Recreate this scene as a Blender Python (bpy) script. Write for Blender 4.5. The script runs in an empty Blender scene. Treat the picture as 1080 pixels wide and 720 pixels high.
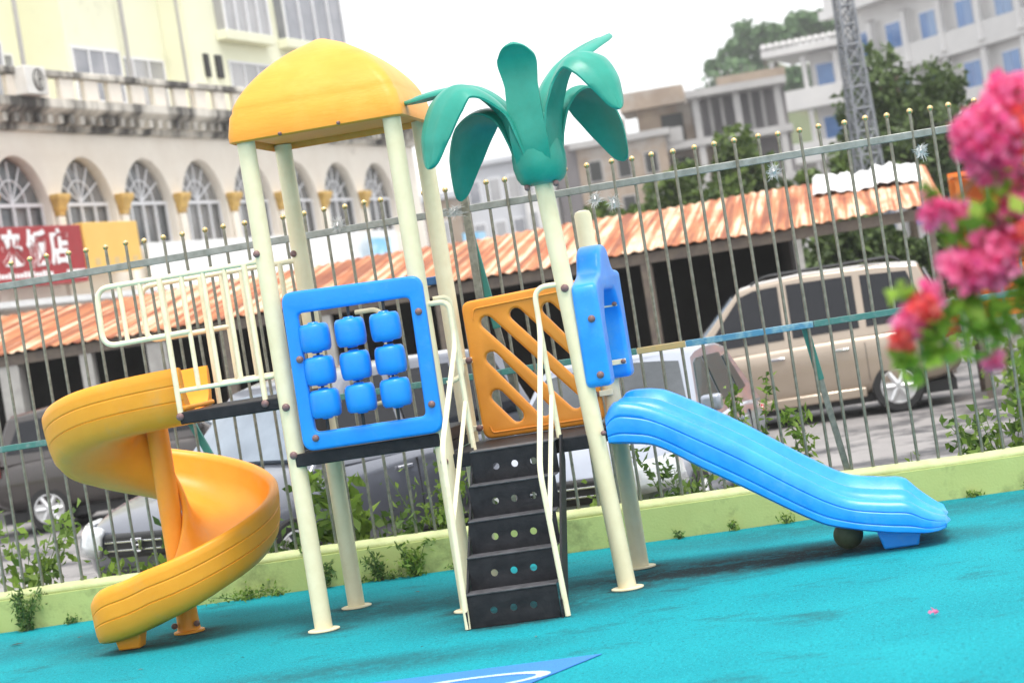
import bpy, bmesh, math, random
import numpy as np
from mathutils import Vector, Matrix
random.seed(7); rng = np.random.default_rng(11)
R = math.radians; PI = math.pi
scene = bpy.context.scene
col = scene.collection

# ------------------------------------------------------------------ materials
def _nodes(name):
    m = bpy.data.materials.new(name); m.use_nodes = True
    nt = m.node_tree; return m, nt, nt.nodes['Principled BSDF']

def mat(name, c, rough=0.5, c2=None, scale=4.0, detail=6.0, lo=0.35, hi=0.7, bump=0.0, bscale=60.0, metal=0.0, spec=0.5, coat=0.0, stretch=None, rough2=None, c3=None, s3=1.2, lo3=.55, hi3=.7):
    """Principled surface; c2 blends in through object-space noise, c3 through a second, coarser noise."""
    m, nt, b = _nodes(name)
    L = nt.links
    b.inputs['Base Color'].default_value = (*c, 1); b.inputs['Roughness'].default_value = rough
    b.inputs['Metallic'].default_value = metal; b.inputs['Specular IOR Level'].default_value = spec
    b.inputs['Coat Weight'].default_value = coat
    tc = nt.nodes.new('ShaderNodeTexCoord'); src = tc.outputs['Object']
    if stretch:
        mp = nt.nodes.new('ShaderNodeMapping'); mp.inputs['Scale'].default_value = stretch
        L.new(src, mp.inputs['Vector']); src = mp.outputs['Vector']
    if c2:
        n = nt.nodes.new('ShaderNodeTexNoise'); n.inputs['Scale'].default_value = scale; n.inputs['Detail'].default_value = detail
        n.inputs['Roughness'].default_value = .62
        r = nt.nodes.new('ShaderNodeValToRGB'); e = r.color_ramp.elements
        e[0].position = lo; e[0].color = (*c, 1); e[1].position = hi; e[1].color = (*c2, 1)
        L.new(src, n.inputs['Vector']); L.new(n.outputs['Fac'], r.inputs['Fac'])
        out = r.outputs['Color']
        if c3:
            n3 = nt.nodes.new('ShaderNodeTexNoise'); n3.inputs['Scale'].default_value = s3; n3.inputs['Detail'].default_value = 8; n3.inputs['Roughness'].default_value = .7
            mr = nt.nodes.new('ShaderNodeMapRange'); mr.inputs['From Min'].default_value = lo3; mr.inputs['From Max'].default_value = hi3
            mx = nt.nodes.new('ShaderNodeMix'); mx.data_type = 'RGBA'; mx.inputs[7].default_value = (*c3, 1)
            L.new(tc.outputs['Object'], n3.inputs['Vector']); L.new(n3.outputs['Fac'], mr.inputs['Value']); L.new(mr.outputs['Result'], mx.inputs[0]); L.new(out, mx.inputs[6])
            out = mx.outputs[2]
        L.new(out, b.inputs['Base Color'])
        if rough2 is not None:
            mr2 = nt.nodes.new('ShaderNodeMapRange'); mr2.inputs['From Min'].default_value = lo; mr2.inputs['From Max'].default_value = hi
            mr2.inputs['To Min'].default_value = rough; mr2.inputs['To Max'].default_value = rough2
            L.new(n.outputs['Fac'], mr2.inputs['Value']); L.new(mr2.outputs['Result'], b.inputs['Roughness'])
    if bump:
        nb = nt.nodes.new('ShaderNodeTexNoise'); nb.inputs['Scale'].default_value = bscale; nb.inputs['Detail'].default_value = 4
        bp = nt.nodes.new('ShaderNodeBump'); bp.inputs['Strength'].default_value = bump; bp.inputs['Distance'].default_value = .02
        L.new(src, nb.inputs['Vector']); L.new(nb.outputs['Fac'], bp.inputs['Height']); L.new(bp.outputs['Normal'], b.inputs['Normal'])
    return m

def leafmat(name, dark, light, trans=0.25, rough=.5):
    m, nt, b = _nodes(name); L = nt.links
    g = nt.nodes.new('ShaderNodeNewGeometry'); r = nt.nodes.new('ShaderNodeValToRGB'); e = r.color_ramp.elements
    e[0].color = (*dark, 1); e[1].color = (*light, 1)
    L.new(g.outputs['Random Per Island'], r.inputs['Fac']); L.new(r.outputs['Color'], b.inputs['Base Color'])
    b.inputs['Roughness'].default_value = rough; b.inputs['Specular IOR Level'].default_value = .3
    t = nt.nodes.new('ShaderNodeBsdfTranslucent'); mx = nt.nodes.new('ShaderNodeMixShader'); mx.inputs['Fac'].default_value = trans
    L.new(r.outputs['Color'], t.inputs['Color']); L.new(b.outputs['BSDF'], mx.inputs[1]); L.new(t.outputs['BSDF'], mx.inputs[2])
    L.new(mx.outputs['Shader'], nt.nodes['Material Output'].inputs['Surface'])
    return m

def rubber_floor(name):
    m, nt, b = _nodes(name); L = nt.links
    tc = nt.nodes.new('ShaderNodeTexCoord')
    def noise(s, d=4, ro=.6):
        n = nt.nodes.new('ShaderNodeTexNoise'); n.inputs['Scale'].default_value = s; n.inputs['Detail'].default_value = d; n.inputs['Roughness'].default_value = ro
        L.new(tc.outputs['Object'], n.inputs['Vector']); return n.outputs['Fac']
    def ramp(f, a, c):
        r = nt.nodes.new('ShaderNodeMapRange'); r.inputs['From Min'].default_value = a; r.inputs['From Max'].default_value = c; L.new(f, r.inputs['Value']); return r.outputs['Result']
    def mix(f, a, c):
        x = nt.nodes.new('ShaderNodeMix'); x.data_type = 'RGBA'
        if f is not None: L.new(f, x.inputs[0])
        for s, v in ((6, a), (7, c)):
            if isinstance(v, tuple): x.inputs[s].default_value = (*v, 1)
            else: L.new(v, x.inputs[s])
        return x.outputs[2]
    base = mix(ramp(noise(1.1, 5), .3, .7), (0.003, .222, .268), (0.006, .285, .33))
    spk = mix(ramp(noise(42, 6, .8), .50, .64), base, (0.003, .12, .15))
    spk = mix(ramp(noise(95, 2), .60, .72), spk, (0.06, .55, .62))
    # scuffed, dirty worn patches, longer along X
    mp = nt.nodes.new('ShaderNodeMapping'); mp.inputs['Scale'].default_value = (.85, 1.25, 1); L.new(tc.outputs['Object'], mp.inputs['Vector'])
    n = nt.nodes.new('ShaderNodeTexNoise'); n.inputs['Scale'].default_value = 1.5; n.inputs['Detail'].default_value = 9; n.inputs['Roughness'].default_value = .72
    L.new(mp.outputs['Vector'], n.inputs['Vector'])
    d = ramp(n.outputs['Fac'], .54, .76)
    # grime plus painted contact shade under slide, round posts, at landings; broken by noise
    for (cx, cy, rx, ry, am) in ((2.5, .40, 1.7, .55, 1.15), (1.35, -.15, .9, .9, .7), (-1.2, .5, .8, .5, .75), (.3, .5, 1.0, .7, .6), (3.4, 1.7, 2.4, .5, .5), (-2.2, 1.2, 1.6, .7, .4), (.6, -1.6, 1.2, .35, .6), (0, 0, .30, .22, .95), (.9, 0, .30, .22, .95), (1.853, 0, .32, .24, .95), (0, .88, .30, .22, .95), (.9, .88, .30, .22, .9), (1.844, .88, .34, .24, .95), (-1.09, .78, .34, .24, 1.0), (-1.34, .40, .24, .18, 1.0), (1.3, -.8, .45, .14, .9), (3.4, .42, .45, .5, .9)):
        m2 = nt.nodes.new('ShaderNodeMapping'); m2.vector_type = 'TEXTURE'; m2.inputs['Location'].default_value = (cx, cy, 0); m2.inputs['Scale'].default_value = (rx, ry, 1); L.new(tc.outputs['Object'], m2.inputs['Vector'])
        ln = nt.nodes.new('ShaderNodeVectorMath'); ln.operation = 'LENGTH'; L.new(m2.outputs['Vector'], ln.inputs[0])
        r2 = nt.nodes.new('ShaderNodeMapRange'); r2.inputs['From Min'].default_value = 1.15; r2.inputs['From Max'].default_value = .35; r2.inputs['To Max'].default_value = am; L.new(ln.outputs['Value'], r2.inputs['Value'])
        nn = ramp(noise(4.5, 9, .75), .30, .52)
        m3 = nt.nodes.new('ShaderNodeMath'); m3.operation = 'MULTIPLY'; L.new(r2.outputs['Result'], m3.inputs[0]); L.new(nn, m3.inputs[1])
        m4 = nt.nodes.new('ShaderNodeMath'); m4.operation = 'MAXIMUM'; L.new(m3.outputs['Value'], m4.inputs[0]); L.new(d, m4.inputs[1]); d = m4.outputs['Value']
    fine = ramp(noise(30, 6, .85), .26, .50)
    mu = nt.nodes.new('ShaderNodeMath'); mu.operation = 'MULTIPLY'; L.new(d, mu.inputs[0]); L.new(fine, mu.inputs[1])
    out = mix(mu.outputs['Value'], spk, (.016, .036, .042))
    L.new(out, b.inputs['Base Color']); b.inputs['Roughness'].default_value = .85; b.inputs['Specular IOR Level'].default_value = .12
    bp = nt.nodes.new('ShaderNodeBump'); bp.inputs['Strength'].default_value = .35; bp.inputs['Distance'].default_value = .006
    L.new(noise(190, 3), bp.inputs['Height']); L.new(bp.outputs['Normal'], b.inputs['Normal'])
    return m

def glassmat(name, c, rough=.06):
    return mat(name, c, rough, metal=0, spec=.9, coat=.5)

M = dict(
    cream=mat('cream_paint', (.82, .73, .50), .38, (.76, .66, .43), 9, coat=.05, spec=.35, c3=(.50, .44, .30), s3=7, lo3=.66, hi3=.80),
    creamrail=mat('cream_rail_paint', (.84, .76, .53), .4, (.68, .56, .36), 14, lo=.5, hi=.8, spec=.35),
    orange=mat('orange_plastic', (.92, .37, .028), .38, (.86, .33, .02), 5, bump=.06, bscale=30, spec=.35, c3=(.78, .36, .09), s3=4.5, lo3=.55, hi3=.85),
    orange2=mat('orange_roof_plastic', (.84, .34, .04), .45, (.80, .30, .03), 4, bump=.10, bscale=18, spec=.3, stretch=(1, 1, 4), c3=(.86, .42, .09), s3=2.2, lo3=.46, hi3=.9),
    panel=mat('amber_panel_plastic', (.88, .33, .026), .42, (.82, .29, .02), 6, bump=.05, bscale=40),
    blue=mat('blue_plastic', (.006, .235, .76), .33, (.010, .275, .80), 5, bump=.05, bscale=30, spec=.4, c3=(.06, .30, .66), s3=6, lo3=.56, hi3=.85),
    blueslide=mat('sky_blue_plastic', (.006, .25, .82), .30, (.02, .32, .87), 6, bump=.06, bscale=22, spec=.45, c3=(.09, .34, .72), s3=5, lo3=.54, hi3=.82),
    teal=mat('teal_plastic', (.004, .235, .17), .38, (.01, .29, .22), 6, bump=.05, bscale=30, c3=(.04, .28, .22), s3=5, lo3=.55, hi3=.85),
    black=mat('black_plate', (.010, .010, .013), .55, (.022, .022, .026), 12, bump=.1, bscale=80, spec=.22),
    treadedge=mat('worn_tread_edge', (.10, .10, .11), .55, (.04, .04, .045), 20, spec=.3),
    bolt=mat('brown_bolt_cap', (.22, .12, .11), .4, (.17, .09, .09), 20),
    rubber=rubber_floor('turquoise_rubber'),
    bluepaint=mat('blue_rubber_paint', (.03, .20, .62), .75, (.02, .12, .42), 120, 3, .45, .75, bump=.3, bscale=200),
    whitepaint=mat('white_floor_paint', (.55, .72, .82), .7, (.25, .45, .68), 60, 4, .4, .75, bump=.3, bscale=200),
    wall=mat('lime_green_wall', (.44, .52, .19), .8, (.40, .47, .165), 3, bump=.12, bscale=60, c3=(.13, .155, .055), s3=2.6, lo3=.52, hi3=.74),
    coping=mat('pale_green_coping', (.50, .56, .28), .6, (.38, .42, .19), 6, bump=.2, bscale=50),
    steel=mat('dull_steel', (.30, .285, .23), .38, (.17, .165, .13), 25, metal=.8),
    rail=mat('galvanised_rail', (.33, .34, .32), .42, (.20, .21, .19), 14, metal=.6),
    brass=mat('brass_ball', (.72, .56, .28), .25, (.60, .44, .2), 10, metal=.9),
    tealrail=mat('teal_rail_paint', (.05, .18, .16), .5, (.20, .26, .25), 22, lo=.5, hi=.7),
    bluerail=mat('blue_rail_paint', (.06, .22, .36), .5, (.22, .38, .44), 22, lo=.45, hi=.65),
    tanrail=mat('tan_rail_paint', (.46, .32, .13), .6, (.36, .30, .16), 22),
    greenbrace=mat('green_brace_paint', (.01, .20, .16), .5, (.05, .16, .13), 12),
    bluebrace=mat('blue_brace_paint', (.03, .13, .33), .5, (.02, .09, .22), 12),
    tinsel=mat('silver_tinsel', (.62, .61, .60), .45, metal=.25),
    road=mat('pale_concrete_road', (.27, .255, .25), .75, (.19, .18, .18), .9, 9, bump=.2, bscale=30, c3=(.05, .05, .055), s3=.55, lo3=.47, hi3=.56),
    soil=mat('dark_soil', (.10, .085, .06), .95, (.16, .13, .09), 8, bump=.5, bscale=30),
    terrain=mat('hill_ground', (.08, .12, .05), .9, (.14, .14, .08), .1),
    rust=None, shedwood=mat('shed_beam', (.10, .08, .07), .8, (.16, .13, .10), 6),
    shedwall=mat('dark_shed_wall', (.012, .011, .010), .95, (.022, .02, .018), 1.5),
    pillar=mat('grey_pillar', (.40, .39, .37), .8, (.26, .25, .24), 2.5, bump=.2),
    whitesheet=mat('white_sheet', (.85, .85, .84), .5, (.7, .7, .7), 3),
    facade=mat('cream_facade', (.84, .78, .69), .85, (.76, .69, .60), .8, bump=.1, bscale=20, c3=(.30, .26, .22), s3=.9, lo3=.60, hi3=.78),
    cornice=mat('stained_cornice', (.66, .62, .55), .85, (.07, .065, .06), 1.1, 9, .42, .60, stretch=(1, 1, .35)),
    gold=mat('gold_capital', (.72, .47, .14), .55, (.5, .3, .08), 5),
    apt=mat('pale_yellow_green_render', (.78, .78, .60), .85, (.72, .72, .54), .5, bump=.08, bscale=10, c3=(.42, .42, .34), s3=.5, lo3=.58, hi3=.85),
    aptdark=mat('olive_recess_render', (.42, .44, .30), .85, (.34, .36, .24), .8),
    winglass=mat('grey_window_glass', (.16, .17, .20), .12, (.30, .30, .33), .9, 3, spec=.8),
    archglass=mat('arch_window_glass', (.07, .085, .095), .12, (.22, .21, .21), .9, 4, spec=.5),
    frame=mat('white_window_frame', (.70, .70, .72), .5),
    curtain=mat('green_awning', (.03, .22, .17), .7),
    signred=mat('red_sign', (.36, .012, .018), .45, (.28, .01, .014), 2),
    signyel=mat('yellow_sign', (.80, .50, .12), .5, (.76, .46, .10), 1),
    signtxt=mat('white_sign_letters', (.85, .85, .85), .5),
    signfaint=mat('faint_sign_print', (.62, .44, .20), .5),
    banner=mat('pale_blue_banner', (.22, .52, .78), .6, (.5, .7, .85), 2.5, lo=.45, hi=.6),
    acwhite=mat('white_ac_case', (.72, .71, .68), .5, (.6, .58, .54), 3), dark=mat('black_grille', (.02, .02, .02), .6),
    bldgwhite=mat('white_building_render', (.62, .61, .60), .85, (.52, .51, .51), .25),
    bldggrey=mat('grey_white_render', (.52, .53, .56), .85, (.42, .43, .46), .2),
    bldgdark=mat('dark_grey_render', (.16, .15, .16), .9, (.22, .2, .2), .2),
    brick=mat('tan_brick', (.36, .285, .22), .9, (.24, .185, .145), .6, 8, bump=.2, bscale=6, c3=(.42, .41, .40), s3=.25, lo3=.5, hi3=.7),
    concrete=mat('raw_concrete', (.42, .41, .40), .9, (.32, .31, .31), .4),
    bluewin=mat('blue_window_glass', (.05, .14, .36), .15, (.09, .22, .48), 1.0, spec=.7),
    lattice=mat('galvanised_lattice', (.20, .215, .24), .6, (.28, .29, .31), 2, metal=.2),
    bark=mat('bark', (.10, .075, .05), .9, (.16, .12, .09), 6, bump=.5, bscale=25),
    leaf_dark=leafmat('dark_tree_leaf', (.03, .055, .018), (.13, .19, .06)),
    leaf_mid=leafmat('mid_tree_leaf', (.035, .07, .015), (.15, .22, .05)),
    leaf_far=leafmat('far_tree_leaf', (.05, .115, .045), (.14, .24, .10)),
    leaf_weed=leafmat('weed_leaf', (.05, .11, .015), (.28, .42, .07), .4),
    leaf_deep=leafmat('deep_weed_leaf', (.03, .075, .015), (.16, .27, .06), .35),
    stem=mat('green_stem', (.10, .16, .05), .7), drystem=mat('woody_stem', (.16, .10, .06), .8, (.22, .15, .09), 30),
    petal=leafmat('pink_bract', (.80, .07, .27), (.97, .33, .54), .5),
    petal2=leafmat('coral_bract', (.80, .07, .08), (.95, .24, .20), .5),
    leaf_boug=leafmat('bougainvillea_leaf', (.09, .20, .02), (.34, .50, .06), .5),
    ball=mat('olive_ball', (.05, .075, .035), .6, (.08, .10, .05), 9, bump=.3, bscale=30),
    deadleaf=mat('dead_leaf', (.02, .018, .012), .8),
    tyre=mat('tyre_rubber', (.018, .018, .019), .85), rim=mat('alloy_rim', (.62, .62, .63), .3, metal=.6),
    chrome=mat('chrome', (.75, .75, .77), .12, metal=1.0), lamp=mat('headlamp_lens', (.70, .73, .76), .1, (.45, .48, .52), 8, coat=1, spec=.8),
    redlamp=mat('tail_lamp', (.45, .01, .015), .15, coat=1), blackplastic=mat('black_trim', (.02, .02, .022), .5),
    glass=mat('tinted_car_glass', (.010, .011, .015), .05, spec=.35),
    glasslite=mat('sky_tint_car_glass', (.26, .31, .37), .05, (.12, .15, .19), 1.2, metal=.5, coat=.6),  # pale sky reflection put into the half-metal glass colour
    glassmid=mat('shaded_car_glass', (.03, .036, .042), .05, (.09, .10, .11), 1.4, spec=.5),
    glassdull=mat('dull_teal_glass', (.015, .032, .034), .35, (.03, .05, .05), 2, spec=.25),
    orangeload=mat('orange_tarp', (.75, .22, .03), .6, (.6, .14, .02), 3), yellowsack=mat('yellow_sack', (.85, .55, .06), .6, (.8, .4, .04), 7),
)
def paint(name, c, c2=None, metal=.45, rough=.28):
    return mat(name, c, rough, c2 or tuple(x*.92 for x in c), 1.5, metal=metal, coat=.8)

def rust_mat():
    m, nt, b = _nodes('rusty_sheet'); L = nt.links
    tc = nt.nodes.new('ShaderNodeTexCoord')
    def noise(sc, s, d, ro):
        mp = nt.nodes.new('ShaderNodeMapping'); mp.inputs['Scale'].default_value = sc
        n = nt.nodes.new('ShaderNodeTexNoise'); n.inputs['Scale'].default_value = s; n.inputs['Detail'].default_value = d; n.inputs['Roughness'].default_value = ro
        L.new(tc.outputs['Object'], mp.inputs['Vector']); L.new(mp.outputs['Vector'], n.inputs['Vector']); return n.outputs['Fac']
    def ramp(f, els):
        r = nt.nodes.new('ShaderNodeValToRGB'); cr = r.color_ramp
        for i, (p, c) in enumerate(els):
            e = cr.elements[i] if i < 2 else cr.elements.new(p)
            e.position = p; e.color = (*c, 1)
        L.new(f, r.inputs['Fac']); return r.outputs['Color']
    streak = ramp(noise((7.5, .10, 1), 1.0, 4, .6), [(.40, (.24, .075, .03)), (.47, (.40, .14, .05)), (.515, (.47, .185, .075)), (.57, (.66, .50, .35))])
    patch = ramp(noise((1, .5, 1), 1.6, 7, .65), [(.46, (1, 1, 1)), (.66, (.72, .36, .20))])
    mx = nt.nodes.new('ShaderNodeMix'); mx.data_type = 'RGBA'; mx.blend_type = 'MULTIPLY'; mx.inputs[0].default_value = .75
    L.new(streak, mx.inputs[6]); L.new(patch, mx.inputs[7]); L.new(mx.outputs[2], b.inputs['Base Color'])
    b.inputs['Roughness'].default_value = .75
    return m
M['rust'] = rust_mat()
for k_, alt in (('winglass', (.55, .53, .50)), ('archglass', (.40, .38, .36)), ('bluewin', (.30, .40, .52))):       # some windows have curtains drawn
    nt_ = M[k_].node_tree; b_ = nt_.nodes['Principled BSDF']; src_ = b_.inputs['Base Color'].links[0].from_socket
    oi = nt_.nodes.new('ShaderNodeObjectInfo'); mr_ = nt_.nodes.new('ShaderNodeMapRange'); mr_.inputs['From Min'].default_value = .35; mr_.inputs['From Max'].default_value = 1.0; mr_.inputs['To Max'].default_value = .45
    mx_ = nt_.nodes.new('ShaderNodeMix'); mx_.data_type = 'RGBA'; mx_.inputs[7].default_value = (*alt, 1)
    nt_.links.new(oi.outputs['Random'], mr_.inputs['Value']); nt_.links.new(mr_.outputs['Result'], mx_.inputs[0]); nt_.links.new(src_, mx_.inputs[6]); nt_.links.new(mx_.outputs[2], b_.inputs['Base Color'])

# ------------------------------------------------------------------ object helpers
def link(o, parent=None):
    col.objects.link(o)
    if parent is not None: o.parent = parent
    return o
def mesh_obj(name, me, m, parent=None, smooth=False, angle=None):
    o = bpy.data.objects.new(name, me)
    if m is not None: me.materials.clear(); me.materials.append(M[m] if isinstance(m, str) else m)
    if smooth:
        me.polygons.foreach_set('use_smooth', [True]*len(me.polygons))
        if angle: me.set_sharp_from_angle(angle=R(angle))
    return link(o, parent)
def tag(o, label=None, cat=None, group=None, kind=None):
    if label: o['label'] = label
    if cat: o['category'] = cat
    if group: o['group'] = group
    if kind: o['kind'] = kind
    return o
def empty(name, loc=(0, 0, 0), rz=0.0, label=None, cat=None, group=None):
    o = bpy.data.objects.new(name, None); col.objects.link(o); o.empty_display_size = .2
    o.location = loc; o.rotation_euler = (0, 0, rz)
    return tag(o, label, cat, group)
KIDS = {}
def copy_tree(o, parent=None):
    c = o.copy(); col.objects.link(c); c.parent = parent
    for ch in [x for x in col.objects if x.parent == o]: copy_tree(ch, c)
    return c

class MB:
    """collects shapes into ONE mesh"""
    def __init__(s): s.v = []; s.f = []
    def add(s, v, f):
        n = len(s.v); s.v += [tuple(x) for x in v]; s.f += [tuple(i+n for i in q) for q in f]; return s
    def box(s, x0, x1, y0, y1, z0, z1, m=None):
        v = [(x, y, z) for z in (z0, z1) for y in (y0, y1) for x in (x0, x1)]
        if m is not None: v = [m @ Vector(p) for p in v]
        return s.add(v, [(0, 2, 3, 1), (4, 5, 7, 6), (0, 1, 5, 4), (2, 6, 7, 3), (0, 4, 6, 2), (1, 3, 7, 5)])
    def tube(s, pts, r, n=10, cap=True):
        pts = [Vector(p) for p in pts]; rr = r if isinstance(r, (list, tuple)) else [r]*len(pts)
        base = len(s.v); prev = None
        for i, p in enumerate(pts):
            d = (pts[min(i+1, len(pts)-1)] - pts[max(i-1, 0)]).normalized()
            if prev is None:
                a = d.cross(Vector((0, 0, 1)) if abs(d.z) < .9 else Vector((1, 0, 0))).normalized()
            else:
                a = (prev - d*prev.dot(d)).normalized()
            prev = a; b = d.cross(a)
            for k in range(n):
                t = 2*PI*k/n; s.v.append(tuple(p + (a*math.cos(t) + b*math.sin(t))*rr[i]))
        for i in range(len(pts)-1):
            for k in range(n):
                q = base+i*n; k2 = (k+1) % n
                s.f.append((q+k, q+k2, q+n+k2, q+n+k))
        if cap:
            s.f.append(tuple(base+k for k in range(n-1, -1, -1))); e = base+(len(pts)-1)*n
            s.f.append(tuple(e+k for k in range(n)))
        return s
    def lathe(s, prof, n=20, m=None):
        base = len(s.v); rows = len(prof)
        for (r, z) in prof:
            for k in range(n):
                t = 2*PI*k/n; p = Vector((r*math.cos(t), r*math.sin(t), z))
                s.v.append(tuple(m @ p if m is not None else p))
        for i in range(rows-1):
            for k in range(n):
                k2 = (k+1) % n; q = base+i*n; s.f.append((q+k, q+k2, q+n+k2, q+n+k))
        s.f.append(tuple(base+k for k in range(n-1, -1, -1))); e = base+(rows-1)*n; s.f.append(tuple(e+k for k in range(n)))
        return s
    def ball(s, c, r, n=12, sc=(1, 1, 1)):
        prof = []; h = max(4, n//2)
        for i in range(h+1):
            t = -PI/2+PI*i/h; prof.append((max(r*math.cos(t), 1e-4), r*math.sin(t)))
        return s.lathe(prof, n, Matrix.Translation(c) @ Matrix.Diagonal((*sc, 1)))
    def sweep(s, rings, closed=True, caps=True):
        base = len(s.v); n = len(rings[0])
        for r in rings: s.v += [tuple(p) for p in r]
        for i in range(len(rings)-1):
            for k in range(n if closed else n-1):
                k2 = (k+1) % n; q = base+i*n; s.f.append((q+k, q+k2, q+n+k2, q+n+k))
        if caps and closed:
            s.f.append(tuple(base+k for k in range(n-1, -1, -1))); e = base+(len(rings)-1)*n; s.f.append(tuple(e+k for k in range(n)))
        return s
    def mesh(s, name):
        me = bpy.data.meshes.new(name); me.from_pydata(s.v, [], s.f); me.update()
        bm = bmesh.new(); bm.from_mesh(me); bmesh.ops.recalc_face_normals(bm, faces=bm.faces); bm.to_mesh(me); bm.free()
        return me
    def build(s, name, m, parent=None, smooth=False, angle=40, bevel=0, seg=2):
        o = mesh_obj(name, s.mesh(name), m, parent, smooth, angle if smooth else None)
        if bevel:
            bv = o.modifiers.new('bevel', 'BEVEL'); bv.width = bevel; bv.segments = seg; bv.limit_method = 'ANGLE'; bv.angle_limit = R(35)
            if smooth is False: o.data.polygons.foreach_set('use_smooth', [True]*len(o.data.polygons)); o.data.set_sharp_from_angle(angle=R(50))
        return o

def bake(o):
    """apply an object's modifiers to its mesh"""
    dg = bpy.context.evaluated_depsgraph_get(); me = bpy.data.meshes.new_from_object(o.evaluated_get(dg))
    o.modifiers.clear(); o.data = me; return o

def smooth_path(pts, n=8):
    pts = [Vector(p) for p in pts]; out = []
    for i in range(len(pts)-1):
        p0 = pts[max(i-1, 0)]; p1 = pts[i]; p2 = pts[i+1]; p3 = pts[min(i+2, len(pts)-1)]
        for k in range(n):
            t = k/n
            out.append(.5*((2*p1)+(p2-p0)*t+(2*p0-5*p1+4*p2-p3)*t*t+(3*p1-p0-3*p2+p3)*t**3))
    out.append(pts[-1]); return out
def bend(pts, r=.06, n=6):
    """polyline with rounded corners"""
    pts = [Vector(p) for p in pts]; out = [pts[0]]
    for i in range(1, len(pts)-1):
        a, b, c = pts[i-1], pts[i], pts[i+1]; d1 = (a-b); d2 = (c-b)
        q = min(r, d1.length*.45, d2.length*.45); p1 = b+d1.normalized()*q; p2 = b+d2.normalized()*q
        for k in range(n+1):
            t = k/n; out.append(p1*(1-t)**2+b*2*t*(1-t)+p2*t*t)
    out.append(pts[-1]); return out
def rpoly(pts, r, n=5):
    pts = [Vector((*p, 0)) for p in pts]; out = []
    for i in range(len(pts)):
        a, b, c = pts[i-1], pts[i], pts[(i+1) % len(pts)]; d1 = a-b; d2 = c-b
        q = min(r, d1.length*.48, d2.length*.48); p1 = b+d1.normalized()*q; p2 = b+d2.normalized()*q
        for k in range(n+1):
            t = k/n; v = p1*(1-t)**2+b*2*t*(1-t)+p2*t*t; out.append((v.x, v.y))
    return out
def circ(cx, cy, r, n=14): return [(cx+r*math.cos(2*PI*k/n), cy+r*math.sin(2*PI*k/n)) for k in range(n)]
def slot(a, b, w, n=6):
    ax, ay = a; bx, by = b; t = math.atan2(by-ay, bx-ax)
    return [(bx+w*math.cos(t-PI/2+PI*k/n), by+w*math.sin(t-PI/2+PI*k/n)) for k in range(n+1)] + \
           [(ax+w*math.cos(t+PI/2+PI*k/n), ay+w*math.sin(t+PI/2+PI*k/n)) for k in range(n+1)]
XZ = lambda y: Matrix(((1, 0, 0, 0), (0, 0, -1, y), (0, 1, 0, 0), (0, 0, 0, 1)))      # plate drawn in x,z standing at depth y
YZ = lambda x: Matrix(((0, 0, 1, x), (1, 0, 0, 0), (0, 1, 0, 0), (0, 0, 0, 1)))       # plate drawn in y,z standing at x
XY = lambda z: Matrix.Translation((0, 0, z))
def plate(name, outer, holes, thick, bev, m, parent, mx, seg=3):
    cu = bpy.data.curves.new(name, 'CURVE'); cu.dimensions = '2D'; cu.fill_mode = 'BOTH'
    for poly in [outer]+holes:
        sp = cu.splines.new('POLY'); sp.points.add(len(poly)-1)
        for p, q in zip(sp.points, poly): p.co = (q[0], q[1], 0, 1)
        sp.use_cyclic_u = True
    cu.extrude = max(thick/2-bev, 0.0005); cu.bevel_depth = bev; cu.bevel_resolution = seg; cu.offset = -bev
    o = bpy.data.objects.new(name+'_tmp', cu); col.objects.link(o)
    dg = bpy.context.evaluated_depsgraph_get(); me = bpy.data.meshes.new_from_object(o.evaluated_get(dg))
    bpy.data.objects.remove(o); me.transform(mx)
    bm = bmesh.new(); bm.from_mesh(me); bmesh.ops.remove_doubles(bm, verts=bm.verts, dist=1e-5); bmesh.ops.recalc_face_normals(bm, faces=bm.faces); bm.to_mesh(me); bm.free()
    me.name = name
    return mesh_obj(name, me, m, parent, True, 45)
def text_mesh(name, s, size, mx, m, parent, bold=.0, extrude=.01):
    cu = bpy.data.curves.new(name, 'FONT'); cu.body = s; cu.size = size; cu.align_x = 'LEFT'; cu.extrude = extrude; cu.offset = bold
    o = bpy.data.objects.new(name+'_tmp', cu); col.objects.link(o)
    dg = bpy.context.evaluated_depsgraph_get(); me = bpy.data.meshes.new_from_object(o.evaluated_get(dg))
    bpy.data.objects.remove(o); me.transform(mx); me.name = name
    return mesh_obj(name, me, m, parent)

def leaf_arrays(C, size, elong=1.7, up=None, fold=.25):
    """folded diamond leaf at each centre"""
    n = len(C); a = rng.normal(size=(n, 3)); a /= np.linalg.norm(a, axis=1)[:, None]
    if up is not None: a = a+np.array(up); a /= np.linalg.norm(a, axis=1)[:, None]
    b = rng.normal(size=(n, 3)); b -= (b*a).sum(1)[:, None]*a; b /= np.linalg.norm(b, axis=1)[:, None]; c = np.cross(a, b)
    s = (np.asarray(size)*rng.uniform(.65, 1.3, n))[:, None]
    V = np.stack([C-a*s*elong*.5, C+b*s*.5+c*s*fold, C+a*s*elong*.5, C-b*s*.5+c*s*fold], 1).reshape(-1, 3)
    return V
def leaf_obj(name, V, m, parent=None):
    n = len(V)//4; me = bpy.data.meshes.new(name)
    me.vertices.add(len(V)); me.vertices.foreach_set('co', V.astype(np.float32).ravel())
    me.loops.add(n*4); me.loops.foreach_set('vertex_index', np.arange(n*4)); me.polygons.add(n)
    me.polygons.foreach_set('loop_start', np.arange(0, n*4, 4)); me.polygons.foreach_set('loop_total', np.full(n, 4)); me.update(calc_edges=True); me.validate()
    return mesh_obj(name, me, m, parent)

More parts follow.
